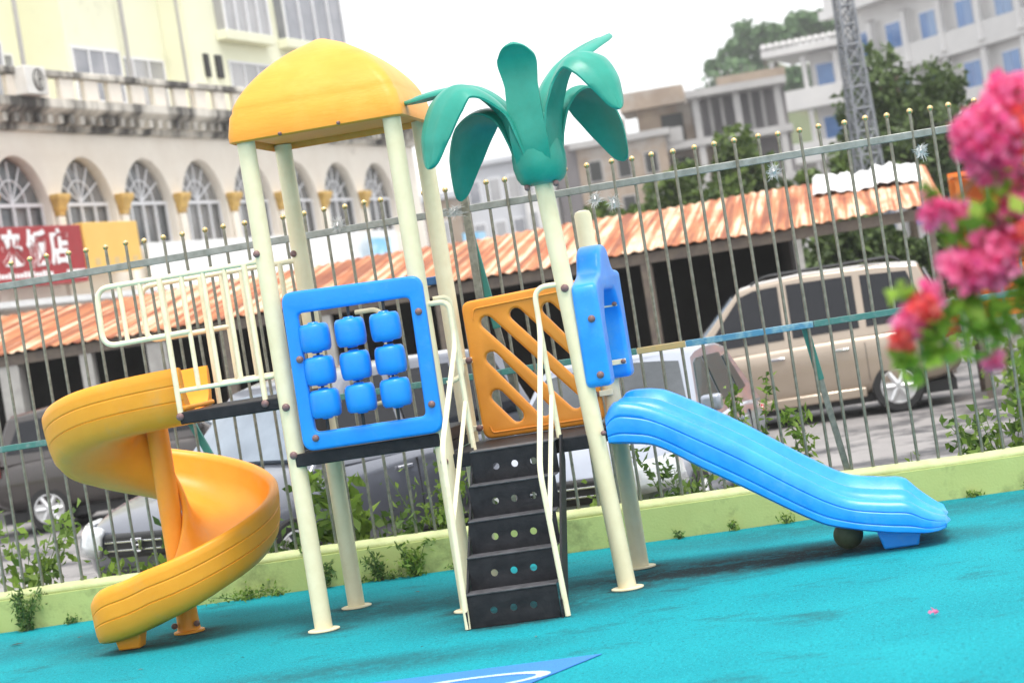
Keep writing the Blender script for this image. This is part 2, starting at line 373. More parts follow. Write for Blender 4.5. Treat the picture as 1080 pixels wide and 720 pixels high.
# ------------------------------------------------------------------ camera (measured from the photograph)
cam_d = bpy.data.cameras.new('camera'); cam = bpy.data.objects.new('camera', cam_d); col.objects.link(cam)
ax_r, ax_u, ax_f = Vector((.975578, .153527, -.157088)), Vector((.152509, .041233, .987442)), Vector((-.158076, .987284, -.016812))
ax_r = ax_r.normalized(); ax_u = (ax_u-ax_r*ax_u.dot(ax_r)).normalized(); ax_f = ax_u.cross(ax_r)
cam.matrix_world = Matrix(((ax_r.x, ax_u.x, -ax_f.x, 3.476), (ax_r.y, ax_u.y, -ax_f.y, -12.944), (ax_r.z, ax_u.z, -ax_f.z, 1.760), (0, 0, 0, 1)))
cam_d.sensor_width = 36; cam_d.sensor_fit = 'HORIZONTAL'; cam_d.lens = 2346.76/1080*36
cam_d.clip_start = .1; cam_d.clip_end = 3000
cam_d.dof.use_dof = True; cam_d.dof.focus_distance = 13.3; cam_d.dof.aperture_fstop = 2.5
scene.camera = cam
CAM = Vector((3.476, -12.944, 1.760))

# ------------------------------------------------------------------ light: bright overcast
SUN_EL, SUN_AZ = 70, 150      # elevation; azimuth of the sun measured from +Y clockwise
w = bpy.data.worlds.new('World'); scene.world = w; w.use_nodes = True
nt = w.node_tree; bg = nt.nodes['Background']
sky = nt.nodes.new('ShaderNodeTexSky'); sky.sky_type = 'NISHITA'; sky.sun_disc = False
sky.sun_elevation = R(SUN_EL); sky.sun_rotation = R(SUN_AZ); sky.air_density = 1.6; sky.dust_density = 6.0; sky.ozone_density = 1.0
hs = nt.nodes.new('ShaderNodeHueSaturation'); hs.inputs['Saturation'].default_value = .35; hs.inputs['Value'].default_value = 1.0
cl = nt.nodes.new('ShaderNodeMix'); cl.data_type = 'RGBA'; cl.inputs[0].default_value = .80; cl.inputs[7].default_value = (6.3, 6.4, 6.5, 1)     # the white cloud deck over the sky
nt.links.new(sky.outputs['Color'], hs.inputs['Color']); nt.links.new(hs.outputs['Color'], cl.inputs[6]); nt.links.new(cl.outputs[2], bg.inputs['Color'])
bg.inputs['Strength'].default_value = .15
sd = bpy.data.lights.new('sun', 'SUN'); sd.energy = 1.5; sd.angle = R(18); sd.color = (1, .96, .90)
so = bpy.data.objects.new('sun', sd); col.objects.link(so)
so.rotation_euler = Vector((-math.sin(R(SUN_AZ))*math.cos(R(SUN_EL)), -math.cos(R(SUN_AZ))*math.cos(R(SUN_EL)), -math.sin(R(SUN_EL)))).to_track_quat('-Z', 'Y').to_euler()
vs = scene.view_settings; vs.view_transform = 'Standard'; vs.look = 'None'; vs.gamma = 1; vs.exposure = 0.95; vs.use_curve_mapping = False
scene.cycles.use_denoising = True; scene.cycles.max_bounces = 8

# ------------------------------------------------------------------ the setting
ROAD = -.25
def struct(o): o['kind'] = 'structure'; return o
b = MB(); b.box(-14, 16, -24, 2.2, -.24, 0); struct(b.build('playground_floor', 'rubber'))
struct(MB().add([(-400, -60, ROAD), (400, -60, ROAD), (400, 420, ROAD), (-400, 420, ROAD)], [(0, 1, 2, 3)]).build('road', 'road'))
MB().box(-14, 16, 2.445, 3.15, ROAD+.004, ROAD+.10).build('soil_strip', 'soil', bevel=.04)['kind'] = 'structure'
# painted mural on the rubber
struct(plate('painted_floor_shape', [(-2.2, -2.10), (1.955, -2.217), (1.40, -3.35), (-2.4, -3.3)], [], .003, .0005, 'bluepaint', None, XY(.005)))
def ring2d(cx, cy, rx, ry, w, rot, n=40, wob=.0):
    o = []; i = []
    for k in range(n):
        t = 2*PI*k/n; c, s = math.cos(t), math.sin(t); wv = w*(1+.25*math.sin(3*t+1))
        for L, g in ((o, wv), (i, -wv)):
            x, y = (rx+g)*c, (ry+g*.8)*s; L.append((cx+x*math.cos(rot)-y*math.sin(rot), cy+x*math.sin(rot)+y*math.cos(rot)))
    return o, i
o_, i_ = ring2d(1.30, -2.62, .42, .16, .028, R(3)); struct(plate('painted_floor_loop', o_, [i_], .003, .0005, 'whitepaint', None, XY(.010)))
# hill far behind
def hill_h(x, y):
    return 23.5/(1+math.exp(-(x+11)/2.2))*min(1, max(0, (y-165)/48))**.8*(1 if y < 290 else 0)
hv = []; hf = []; NX, NY = 40, 12
for j in range(NY):
    for i in range(NX):
        x = -40+110*i/(NX-1); y = 165+150*j/(NY-1)
        h = hill_h(x, y)
        hv.append((x, y, ROAD-1+h+1.5*math.sin(x*.7+j)*(0 < j < NY-1)))
for j in range(NY-1):
    for i in range(NX-1): hf.append((j*NX+i, j*NX+i+1, (j+1)*NX+i+1, (j+1)*NX+i))
struct(MB().add(hv, hf).build('hill', 'terrain', smooth=True, angle=180))

# low wall
wall = empty('garden_wall', (0, 2.32, 0), 0, 'low lime green painted wall along the back of the turquoise floor', 'wall')
MB().box(-14, 16, -.115, .115, -.245, .225).build('wall_body', 'wall', wall)
MB().tube([(-14+.5*i, 0, .235+.006*math.sin(i*1.7)) for i in range(61)], .045, 10).build('coping', 'coping', wall, True)
for o in list(col.objects):
    if o.name == 'coping':
        for v in o.data.vertices: v.co.y *= 1.9

# fence
fence = empty('metal_fence', (0, 2.32, .25), 0, 'tall steel bar fence with brass ball tips along the low green wall', 'fence')
FX0, FX1, SP = -5.6, 6.6, .146
MB().box(FX0, FX1, -.016, .016, 2.46-.25-.028, 2.46-.25+.022).build('top_rail', 'rail', fence, bevel=.004)
for (x0, x1, mm) in ((FX0, .92, 'tealrail'), (.924, 1.88, 'tealrail'), (1.884, 2.22, 'tanrail'), (2.224, 3.1, 'bluerail'), (3.104, FX1, 'tealrail')):
    MB().box(x0, x1, -.016, .016, 1.30-.25-.022, 1.30-.25+.022).build('middle_rail', mm, fence, bevel=.004)
bar0 = MB().tube([(0, 0, 0), (0, 0, 2.60-.25)], .0112, 10).build('bar', 'steel', None, True)
fin0 = MB().ball((0, 0, 2.618-.25), .021, 12).build('finial', 'brass', bar0, True)
n = 0; x = FX0+.05
bars = []
while x < FX1:
    if abs(x-.86) > .06:
        o = bar0 if n == 0 else bar0.copy()
        if n: col.objects.link(o); f2 = fin0.copy(); col.objects.link(f2); f2.parent = o
        o.parent = fence; o.location = (x+random.uniform(-.006, .006), .0, random.uniform(-.006, .004)); o.rotation_euler = (R(random.uniform(-.35, .35)), R(random.uniform(-.5, .5)), random.uniform(0, 6)); n += 1
    x += SP
for px_ in (.86, -3.6, 5.3): MB().box(px_-.028, px_+.028, -.028, .028, 0, 2.66-.25).build('post', 'steel', fence, bevel=.004)
for (a, c, mm) in (((.845, .045, 2.12), (1.10, .05, .0), 'greenbrace'), ((3.04, .045, 1.04), (3.18, .05, 0), 'greenbrace'), ((-1.36, .045, 1.04), (-.95, .05, 0), 'greenbrace')):
    d = Vector(c)-Vector(a); L_ = d.length
    ang = math.atan2(d.x, d.z)
    o = MB().box(-.022, .022, -.012, .012, 0, L_).build('brace', 'steel', fence, bevel=.003); o.location = a; o.rotation_euler = (0, ang, 0)
    MB().box(-.026, .026, -.016, .016, 0, L_*.36).build('paint_wrap', mm, o, bevel=.003)
# blue post behind the fence
bp_ = empty('blue_steel_post', (.545, 2.75, ROAD), 0, 'blue square steel post with a short arm, behind the fence between the two towers', 'post')
MB().box(-.04, .04, -.04, .04, .05, 2.30).build('shaft', 'bluebrace', bp_, bevel=.006)
MB().box(-.16, -.042, -.03, .03, 2.23, 2.29).build('arm', 'bluebrace', bp_, bevel=.006)
# tinsel knots tied to the fence rail
TIN = [(-.052, 2.49, 'silver tinsel knot on the fence rail above the bead panel'), (.785, 2.455, 'widest silver tinsel knot, beside the dark fence post'),
       (1.765, 2.378, 'silver tinsel knot just right of the palm trunk top'), (1.89, 2.331, 'smaller silver tinsel knot hanging second right of the palm trunk'),
       (2.997, 2.365, 'thin silver tinsel knot above the beige car, left of the white roof sheet'), (3.987, 2.342, 'shaggy silver tinsel knot beside the topmost pink flowers')]
for (x, z, lb) in TIN:
    t_ = MB()
    for k in range(130):
        d = Vector((random.gauss(0, 1), random.gauss(0, .5), random.gauss(0, 1))).normalized()*random.uniform(.012, .06 if x != .785 else .11)
        if x == .785: d.z *= .4
        p0 = Vector((random.uniform(-.02, .02), -.035, random.uniform(-.03, .03))); q = d.cross(Vector((.3, .9, .2))).normalized()*.0025
        t_.add([p0-q, p0+q, p0+d+q*.3, p0+d-q*.3], [(0, 1, 2, 3)])
    t_.tube([(0, -.024, -.03), (0, -.05, 0), (0, -.024, .03)], .006, 5)
    o = t_.build('tinsel_knot', 'tinsel'); o.location = (x, 2.315, z); tag(o, lb, 'tinsel', 'silver tinsel knots tied along the fence')

# ------------------------------------------------------------------ play structure
PS = empty('play_structure', (0, 0, 0), 0, 'kindergarten climbing frame with orange roof, teal palm, blue slide and orange spiral slide', 'climbing frame')
P = dict(A=(0, 0), B=(.9, 0), E=(1.853, 0), C=(0, .88), D=(.9, .88), F=(1.844, .88))
TOP = dict(A=(0, 0, 2.985), B=(.9, 0, 2.985), C=(0, .88, 2.985), D=(.9, .88, 2.985), E=(1.732, 0, 2.47), F=(1.829, .88, 2.235))
for k, (x, y) in P.items():
    t = TOP[k]; pts = [(x, y, .004), t]
    rr = [.0545, .0545]
    if k == 'F': pts = [(x, y, .004), t, (t[0]-.001, t[1], t[2]+.022), (t[0]-.001, t[1], t[2]+.03)]; rr = [.0545, .0545, .045, .02]
    po = MB().tube(pts, rr, 24).build('post', 'cream', PS, True)
    MB().lathe([(.055, 0), (.097, .0), (.097, .007), (.090, .010), (.06, .010)], 24, Matrix.Translation((x, y, .003))).build('base_plate', 'cream', po, True)
def bolt(p, r=.022, axis=(0, -1, 0)):
    m = Matrix.Translation(p) @ Vector(axis).to_track_quat('Z', 'Y').to_matrix().to_4x4()
    MB().lathe([(r, -.012), (r, .004), (r*.85, .012), (r*.5, .017), (.001, .019)], 12, m).build('bolt', 'bolt', PS, True)
# decks
MB().box(.005, .895, -.058, .925, .995, 1.074).build('deck', 'black', PS, bevel=.008)
MB().box(.905, 1.83, -.02, .925, .850, .935).build('deck', 'black', PS, bevel=.008)
MB().box(-.675, -.005, -.01, .89, 1.352, 1.425).build('bridge_deck', 'black', PS, bevel=.008)
MB().box(.882, .898, .06, .82, .936, .994).build('step_riser', 'black', PS)
MB().box(-.004, .012, .06, .82, 1.075, 1.351).build('step_riser', 'black', PS)
# roof of the left tower
def roof_shape():
    rings = []; cx, cy, hw = .445, .44, .535
    def sq(w, z, rc):
        pts = []; rc = min(rc, w*.95)
        for (sx, sy, a0) in ((1, 1, 0), (-1, 1, 90), (-1, -1, 180), (1, -1, 270)):
            for k in range(6):
                t = R(a0+90*k/5); pts.append((cx+sx*(w-rc)+rc*math.cos(t), cy+sy*(w-rc)+rc*math.sin(t), z))
        return pts
    rings.append(sq(hw-.035, 3.04, .05)); rings.append(sq(hw-.035, 2.985, .05)); rings.append(sq(hw-.02, 2.955, .06)); rings.append(sq(hw, 2.965, .07))
    rings.append(sq(hw+.002, 3.00, .07)); rings.append(sq(hw-.018, 3.115, .07)); rings.append(sq(hw-.034, 3.140, .07))
    H = .405
    for i in range(1, 19):
        h = i/18; wd = (hw-.034)*max(1-h**1.42, 0)**.66
        rings.append(sq(max(wd, .030), 3.140+H*h, .06+.05*h))
    rings.reverse()
    b = MB(); b.sweep(rings, True, True); return b
rf = roof_shape().build('roof', 'orange2', PS, True, 50)
MB().box(-.03, .92, -.035, .915, 2.99, 3.02).build('ceiling_board', 'orange', rf)
for p in ((.60, -.098, 2.972), (.24, -.098, 2.968)): bolt(p, .012)
# bead panel on the front of the left tower
bpn = plate('bead_panel', rpoly([(.078, 1.083), (.935, 1.078), (.945, 2.012), (.086, 2.036)], .075, 6), [rpoly([(.168, 1.19), (.842, 1.187), (.855, 1.892), (.172, 1.901)], .03, 4)], .055, .018, 'blue', PS, XZ(-.082))
for cx in (.252, .470, .685):
    MB().tube([(cx-.012, -.07, 1.17), (cx+.003, -.07, 1.905)], .010, 8).build('bead_rod', 'dark', bpn, True)
    for cz in (1.745, 1.548, 1.352):
        bd = [(.028, -.094), (.034, -.086), (.076, -.084), (.088, -.070), (.092, -.04), (.093, 0), (.091, .045), (.086, .068), (.074, .081), (.034, .083), (.028, .092)]
        MB().lathe(bd, 24, Matrix.Translation((cx-.004, -.07, cz))).build('bead', 'blue', bpn, True, 50)
for p in ((.145, -.11, 1.63), (.165, -.11, 1.155), (.90, -.11, 1.80), (.89, -.11, 1.25)): bolt(p)
for (x, y, z) in ((0, -.055, 1.36), (0, -.055, 1.07), (.9, -.055, 1.12), (.9, -.055, .90), (1.77, -.055, 1.80)): bolt((x, y, z), .024)
bolt((-.03, -.05, 2.29), .022); bolt((-.03, .83, 2.29), .022)
# lattice panel between the rear posts of the palm tower
sl = [((1.131, 1.668), (1.608, 1.090)), ((1.129, 1.442), (1.404, 1.072)), ((1.125, 1.200), (1.230, 1.062)), ((1.322, 1.690), (1.650, 1.285)), ((1.53, 1.692), (1.66, 1.52))]
lp = plate('lattice_panel', rpoly([(1.0, .942), (1.775, .942), (1.762, 1.845), (.985, 1.815)], .06, 6), [slot(a, c, .041) for a, c in sl], .06, .018, 'panel', PS, XZ(.85))
fr = bend([(1.055, .815, 1.76), (1.71, .815, 1.785), (1.715, .815, 1.02), (1.065, .815, 1.00)], .05)
MB().tube(bend([(1.05, .818, 1.70), (1.06, .818, 1.765), (1.70, .818, 1.79), (1.715, .818, 1.72)], .05), .006, 6).build('moulded_rib', 'panel', lp, True)
MB().tube(bend([(1.05, .818, 1.02), (1.06, .818, .978), (1.71, .818, .978), (1.72, .818, 1.02)], .05), .006, 6).build('moulded_rib', 'panel', lp, True)
for (x, z) in ((.955, 1.45), (.955, 1.02), (1.80, 1.12)):
    MB().box(x-.035, x+.05, .80, .83, z-.018, z+.018).build('bracket', 'creamrail', PS, bevel=.004); bolt((x+.03 if x < 1 else x-.06, .80, z), .022)
# entry arch over the slide
op = rpoly([(-.075, 1.20), (-.075, 1.80), (.05, 1.835), (.20, 1.87), (.31, 2.0), (.38, 2.03), (.52, 2.03), (.59, 2.0), (.66, 1.90), (.76, 1.875), (.955, 1.865), (.955, 1.20), (.775, 1.20), (.775, 1.60), (.66, 1.755), (.24, 1.755), (.125, 1.60), (.125, 1.20)], .045, 5)
ea = plate('entry_arch', op, [], .15, .028, 'blueslide', PS, YZ(1.88), 4)
for v in ea.data.vertices: v.co.x += .035*max(v.co.y, 0)/.88
for z in (1.66, 1.30):
    MB().box(1.80, 1.97, .735, .75, z-.016, z+.016).build('bracket', 'creamrail', PS, bevel=.003); bolt((1.955, .735, z), .016)
for z in (1.60, 1.27): bolt((1.90, -.078, z), .022)
# ladder
LB, LT = Vector((0, -.78, 0)), Vector((0, -.03, .935))
XL, XR = 1.045, 1.560
lad = empty('ladder', (0, 0, 0)); lad.parent = PS
nst = 5; rise = .935/nst; run = .75/nst
for i in range(nst):
    z0 = rise*i+.004; y0 = -.78+run*i
    xl = XL+.05*(i/nst)*.9; xr = XR+.035*(i/nst)
    sp_ = plate('riser', [(xl, z0), (xr, z0), (xr, z0+rise-.006), (xl, z0+rise-.006)], [circ(xl+(xr-xl)*f_, z0+rise*.47, .0205) for f_ in (.28, .50, .72)], .012, .001, 'black', lad, XZ(y0+.006))
    MB().box(xl, xr, y0-.006, y0+run+.004, z0+rise-.005, z0+rise+.004).build('tread', 'treadedge', lad, bevel=.003)
for xs, sgn in ((XL-.006, -1), (XR+.006, 1)):
    dx = .045 if sgn < 0 else .035
    s_ = MB(); prof = [(-.80, .0), (-.70, .0), (.0, .85), (.0, .94), (-.05, .945), (-.80, .02)]
    v = [(xs+sgn*o+dx*(pz/.94), py, pz+.002) for o in (0, .012) for (py, pz) in prof]
    prof2 = [(-.805, 0), (-.60, 0), (.0, .80), (.0, .955), (-.06, .955), (-.805, .10)]
    v = [(xs+sgn*o+dx*(pz/.94), py, pz+.002) for o in (0, .012) for (py, pz) in prof2]
    k = len(prof2); s_.add(v, [tuple(range(k)), tuple(range(2*k-1, k-1, -1))]+[(i, (i+1) % k, k+(i+1) % k, k+i) for i in range(k)])
    s_.build('side_plate', 'black', lad)
# handrails beside the ladder
def handrail(x0, x1, xt, zt, zb, zj, ztj, bx):
    hr = empty('handrail', (0, 0, 0)); hr.parent = PS
    MB().tube(bend([(bx, -.01, zt), (xt, -.03, zt), (xt, -.03, zt-.25), (x0, -.78, zb), (x1, -.79, .006)], .09, 7), .0165, 10).build('outer_tube', 'creamrail', hr, True)
    MB().tube([(xt+.005, -.02, ztj), (x0+(x1-x0)*.35, -.775, zj)], .014, 10).build('inner_tube', 'creamrail', hr, True)
    MB().tube([(xt, -.03, zt-.2), (xt+.012, -.03, .94)], .0155, 10).build('deck_tube', 'creamrail', hr, True)
handrail(1.043, 1.03, 1.072, 1.835, 1.02, .60, 1.24, .93)
handrail(1.568, 1.600, 1.585, 1.83, .82, .54, 1.20, 1.76)
MB().tube(bend([(.955, .10, 1.86), (1.05, .12, 1.86), (1.06, .12, 1.38), (.96, .10, 1.35)], .07), .016, 10).build('grab_handle', 'creamrail', PS, True)
MB().tube(bend([(.30, .86, 1.86), (.47, .84, 1.86), (.48, .84, 1.28), (.32, .86, 1.26)], .07), .016, 10).build('grab_handle', 'creamrail', PS, True)
# bridge railings
for y in (.02, .86):
    rl = empty('bridge_railing', (0, 0, 0)); rl.parent = PS
    MB().tube(bend([(.0, y, 2.247), (-1.075, y, 2.243), (-1.085, y, 1.89), (-.53, y, 1.90)], .085, 8), .017, 10).build('top_rail', 'creamrail', rl, True)
    MB().tube([(-.665, y, 1.553), (.0, y, 1.557)], .015, 10).build('bottom_rail', 'creamrail', rl, True)
    for x in (-.93, -.80): MB().tube([(x, y, 2.243), (x, y, 1.893)], .0145, 10).build('bar', 'creamrail', rl, True)
    for x in (-.535, -.40, -.265): MB().tube([(x, y, 2.243), (x, y, 1.555)], .0145, 10).build('bar', 'creamrail', rl, True)
    for x in (-.67, -.135):
        MB().tube([(x, y-.012, 2.243), (x, y-.012, 1.40)], .017, 10).build('bar', 'creamrail', rl, True); bolt((x, y-.03, 1.40), .024)
# spiral slide
CX, CY = -1.09, .78
spi = empty('spiral_slide', (0, 0, 0)); spi.parent = PS
PR = [(.075, .27), (.085, .30), (.105, .30), (.118, .27), (.15, .13), (.22, .055), (.34, .032), (.47, .04), (.57, .085), (.625, .17), (.640, .275), (.655, .312), (.690, .318), (.706, .298), (.706, .262),
      (.703, .222), (.7025, .217), (.695, .212), (.701, .207), (.7005, .202), (.692, .125), (.691, .120), (.683, .115), (.689, .110), (.6875, .105), (.672, .045), (.63, -.012), (.55, -.036), (.34, -.042), (.20, -.02), (.115, .06), (.080, .16)]
def zf(t):
    T = [-60, 0, 45, 90, 180, 270, 315, 360, 420]; Z = [1.385, 1.37, 1.29, 1.10, .80, .49, .33, .165, .085]
    return float(np.interp(t, T, Z))
def zs(t): return sum(zf(t+d) for d in (-24, -12, 0, 12, 24))/5
rings = []
for i in range(6):          # straight entry off the bridge
    x = -.665-(CX*-1-.665)*i/6; rings.append([(x, CY-r, zs(-30+30*i/6)+z) for r, z in PR])
for i in range(0, 91):
    t = i*4; a = R(-90-t); rings.append([(CX+r*math.cos(a), CY+r*math.sin(a), zs(t)+z) for r, z in PR])
for i in range(1, 9):       # run-out
    x = CX-.40*i/8; q = 1-.30*max(0, (i-5)/3)**2; hh = 1-.25*max(0, (i-5)/3)**2
    rings.append([(x, CY-(.39+(r-.39)*q), max(zs(360+60*i/8), .085)+(z*hh)) for r, z in PR])
ch = MB().sweep(rings, True, True).build('chute', 'orange', spi, True, 60)
MB().tube([(CX, CY, .003), (CX, CY, 1.60)], .070, 24).build('center_column', 'orange', spi, True)
MB().lathe([(.07, 0), (.10, 0), (.10, .012), (.075, .02), (.07, .10)], 20, Matrix.Translation((CX, CY, .003))).build('column_base', 'orange', spi, True)
MB().sweep([[(-1.345+sx*wd, .39+sy*wd*.8, z) for sx, sy in ((-1, -1), (1, -1), (1, 1), (-1, 1))] for wd, z in ((.072, .003), (.078, .04), (.095, .12))], True, True).build('support_foot', 'orange', spi, bevel=.012)
MB().box(-.685, -.655, .06, .70, 1.43, 1.46).build('entry_flange', 'orange', spi, bevel=.01)
for p in ((CX+.075, CY-.06, .06), (CX-.075, CY-.06, .06)): bolt(p, .02)
# straight twin-lane slide
ST = [(1.875, 1.02, .86), (1.92, 1.085, .85), (1.99, 1.09, .84), (2.15, 1.034, .80), (2.40, .89, .63), (2.62, .746, .485), (3.02, .455, .222), (3.20, .345, .16), (3.40, .298, .112), (3.53, .275, .090), (3.62, .215, .080), (3.70, .175, .080), (3.755, .155, .088)]
pr_ = [(0.03, 0), (.004, .06), (0, .20), (.001, .225), (.009, .25), (.001, .275), (0, .30), (0, .60), (.001, .62), (.009, .65), (.003, .68), (.005, .74), (.018, .93), (.055, 1.0), (.095, .96), (.135, .70), (.18, .56), (.27, .53), (.335, .60), (.375, .82), (.41, .96), (.44, .96),
       (.475, .82), (.515, .60), (.58, .53), (.67, .56), (.715, .70), (.755, .96), (.795, 1.0), (.832, .93), (.844, .78), (.85, .70), (.85, .06), (.82, 0)]
sx_ = [s[0] for s in ST]; fine = np.linspace(1.875, 3.755, 64)
def crom(xs, ys, x):
    from bisect import bisect
    i = min(max(bisect(xs, x)-1, 0), len(xs)-2); x0, x1 = xs[i], xs[i+1]; t = (x-x0)/(x1-x0)
    m = lambda j: (ys[min(j+1, len(ys)-1)]-ys[max(j-1, 0)])/(xs[min(j+1, len(xs)-1)]-xs[max(j-1, 0)])
    h = x1-x0; return (2*t**3-3*t*t+1)*ys[i]+(t**3-2*t*t+t)*h*m(i)+(-2*t**3+3*t*t)*ys[i+1]+(t**3-t*t)*h*m(i+1)
rings = []
for x in fine:
    zt = crom(sx_, [s[1] for s in ST], x); zb = crom(sx_, [s[2] for s in ST], x)
    q = 1-.16*max(0, (x-3.6)/.155)**2; lane = max(0, (x-3.55)/.2)
    R_ = []
    for (y, f_) in pr_:
        dx = -.03*lane*(1-math.sin(PI*min(max((y % .425)/.425, 0), 1)))          # each lane ends in a rounded lip
        R_.append((x+dx, .425+(y-.425)*q, zb+(zt+.07*(y/.85)*min(1, (x-1.875)/.3)*min(1, max(0, (3.74-x)/.2))-zb)*f_))
    rings.append(R_)
rings.append([(x+.008, y, .115) for (x, y, z) in rings[-1]])
ss = MB().sweep(rings, True, False).build('straight_slide', 'blueslide', PS, True, 50)
MB().sweep([[(3.46+sx*wx, .40+sy*.26, z) for sx, sy in ((-1, -1), (1, -1), (1, 1), (-1, 1))] for wx, z in ((.10, .003), (.13, .115))], True, True).build('slide_foot', 'blue', ss, bevel=.012)
bolt((1.862, -.06, .93), .016)
# palm top on the front right post
palm = empty('palm_top', (1.732, 0, 2.42), 0); palm.parent = PS
cup = [(.060, .0), (.100, .003), (.128, .018), (.148, .05), (.160, .11), (.160, .17), (.150, .24), (.136, .30), (.118, .35), (.09, .40), (.05, .43), (.02, .44)]
MB().lathe(cup, 24, Matrix.Diagonal((1, 1, 1, 1))).build('cup', 'teal', palm, True, 60)
def leaf(az, pts, wid, roll=0):
    """pts: (outward, up) spine; wid: half-widths; thick curved blade with a keel and rounded tip"""
    sp = smooth_path([(o, 0, z) for o, z in pts], 9); N = len(sp); rings = []
    ca, sa = math.cos(R(az)), math.sin(R(az))
    for i, p in enumerate(sp):
        d = (sp[min(i+1, N-1)]-sp[max(i-1, 0)]).normalized(); nrm = Vector((-d.z, 0, d.x))
        t = i/(N-1); wv = float(np.interp(t, [k/(len(wid)-1) for k in range(len(wid))], wid))
        if t > .66: wv *= math.sqrt(max(1-((t-.66)/.342)**2, .012))
        th = .016 if t < .9 else .012
        cv = .22*(-.9+1.9*min(1, t/.34)); Lx = Vector((0, 1, 0)); ph_ = R(roll)*min(1, t*1.4); lat = Lx*math.cos(ph_)+nrm*math.sin(ph_); nrm = nrm*math.cos(ph_)-Lx*math.sin(ph_)
        ring = []
        for k in range(9):
            u = -1+k/4; ring.append(p+lat*(u*wv)+nrm*(th*(1-abs(u)**3*.6)-cv*wv*(u*u)+ (-.011 if abs(u) < .1 else 0)))
        for k in range(8, -1, -1):
            u = -1+k/4; ring.append(p+lat*(u*wv)+nrm*(-th*(1-abs(u)**3*.6)-cv*wv*(u*u)))
        cr, sr = math.cos(R(roll)), math.sin(R(roll))
        rings.append([(q.x*ca-q.y*sa, q.x*sa+q.y*ca, q.z) for q in ring])
    lf = MB().sweep(rings, True, True).build('leaf', 'teal', palm, True, 60)
W_ = [.055, .07, .085, .10, .115, .115, .09, .05]
leaf(206, [(.11, .08), (.132, .26), (.17, .45), (.29, .58), (.42, .62), (.53, .54), (.62, .37), (.67, .18)], [.09, .11, .115, .125, .145, .16, .16, .13], -24)       # left, arching down
leaf(150, [(.11, .08), (.132, .26), (.19, .43), (.32, .49), (.46, .42), (.57, .24), (.645, .0)], [.09, .10, .115, .14, .16, .15, .10], 10)                   # rear left, deep droop
leaf(172, [(.05, .20), (.12, .45), (.30, .62), (.52, .645), (.78, .615)], [.06, .09, .11, .11, .09])                                               # far left, level
leaf(262, [(.12, .08), (.140, .25), (.122, .43), (.108, .58), (.112, .68), (.135, .76), (.19, .825)], [.10, .112, .105, .10, .115, .13, .125])                                # towards the camera
leaf(-26, [(.11, .08), (.132, .26), (.15, .45), (.22, .60), (.33, .69), (.45, .65), (.54, .52), (.60, .34)], [.09, .11, .11, .115, .13, .14, .14, .11], 20)                # right, arching
leaf(40, [(.11, .08), (.135, .27), (.20, .46), (.32, .53), (.44, .44), (.53, .28), (.60, .08)], [.09, .10, .115, .14, .16, .15, .11], -15)                      # right rear, lower
leaf(60, [(.05, .20), (.14, .50), (.33, .68), (.60, .80), (.90, .88)], [.06, .08, .095, .10, .08])                                               # rear, rising
for s in (-1, 1): bolt((1.732+s*.085, -.07, 2.412), .018, (0, -.3, -1))

# ball under the slide, petal and leaf on the floor
o = MB().ball((0, 0, .085), .085, 24, (1.05, 1.05, 1)).build('ball', 'ball', None, True); o.location = (3.16, .40, .003)
tag(o, 'dark olive ball wedged on the floor under the foot of the blue slide', 'ball')
o = leaf_obj('fallen_petal', np.concatenate([leaf_arrays(np.array([[dx, dy, .018]]), .03, 1.2, (0, 0, .2)) for dx, dy in ((-.014, 0), (.014, .006), (0, .018), (.004, -.012))]), 'petal')
o.location = (3.56, -2.39, .006); tag(o, 'single fallen pink petal on the turquoise floor at the lower right', 'petal')
o = leaf_obj('fallen_leaf', np.array([(-.06, 0, .006), (0, .022, .014), (.06, 0, .01), (0, -.022, .012)]), 'deadleaf')
o.location = (-2.5, 1.35, 0); tag(o, 'dark dead leaf lying on the turquoise floor at the far left', 'leaf')

for k in range(14):
    x = random.uniform(-2.6, 4.2); y = random.choice((random.uniform(-1.6, -.4), random.uniform(1.1, 2.1))); sz = random.uniform(.010, .022); a = random.uniform(0, 6)
    o = leaf_obj('leaf_scrap', np.array([(-sz, 0, .005), (0, sz*.4, .009), (sz, 0, .007), (0, -sz*.4, .009)]), random.choice(('deadleaf', 'drystem')))
    o.location = (x, y, 0); o.rotation_euler = (0, 0, a); tag(o, 'tiny dry leaf scrap lying on the turquoise floor', 'leaf scrap', 'dry leaf scraps on the turquoise floor')
# ------------------------------------------------------------------ plants by the wall
def weed(loc, h, spread, n, label, leafm='leaf_weed', size=.035, cat='weed', lean=0, el=2.2, group='weeds along the low green wall', stems=None, name='weed_plant', base=.15):
    if loc[2] < 0 and name == 'weed_plant': spread *= 1.4; size *= .88
    root = empty(name, loc, random.uniform(0, 6), label, cat, group)
    ns = stems or max(3, n//45); sm = MB(); C = []
    for i in range(ns):
        a = random.uniform(0, 2*PI); rr = spread*random.uniform(.2, 1.35); hh = h*random.uniform(.45, 1.0)
        p = [(0+random.uniform(-.2, .2)*spread, random.uniform(-.2, .2)*spread, 0), (rr*.45*math.cos(a), rr*.45*math.sin(a), hh*.55), (rr*math.cos(a)+lean, rr*math.sin(a), hh)]
        sp = smooth_path(p, 6); sm.tube(sp, [.006*(1-.7*k/len(sp)) for k in range(len(sp))], 5)
        for k in range(n//ns):
            t = random.uniform(base, 1); q = sp[min(int(t*(len(sp)-1)), len(sp)-1)]; o_ = spread*.22
            C.append((q.x+random.gauss(0, o_), q.y+random.gauss(0, o_), max(.012, q.z+random.gauss(0, o_*.8))))
    sm.build('stems', 'stem', root, True)
    leaf_obj('leaves', leaf_arrays(np.array(C), size, el, (0, 0, .35)), leafm, root)
    return root
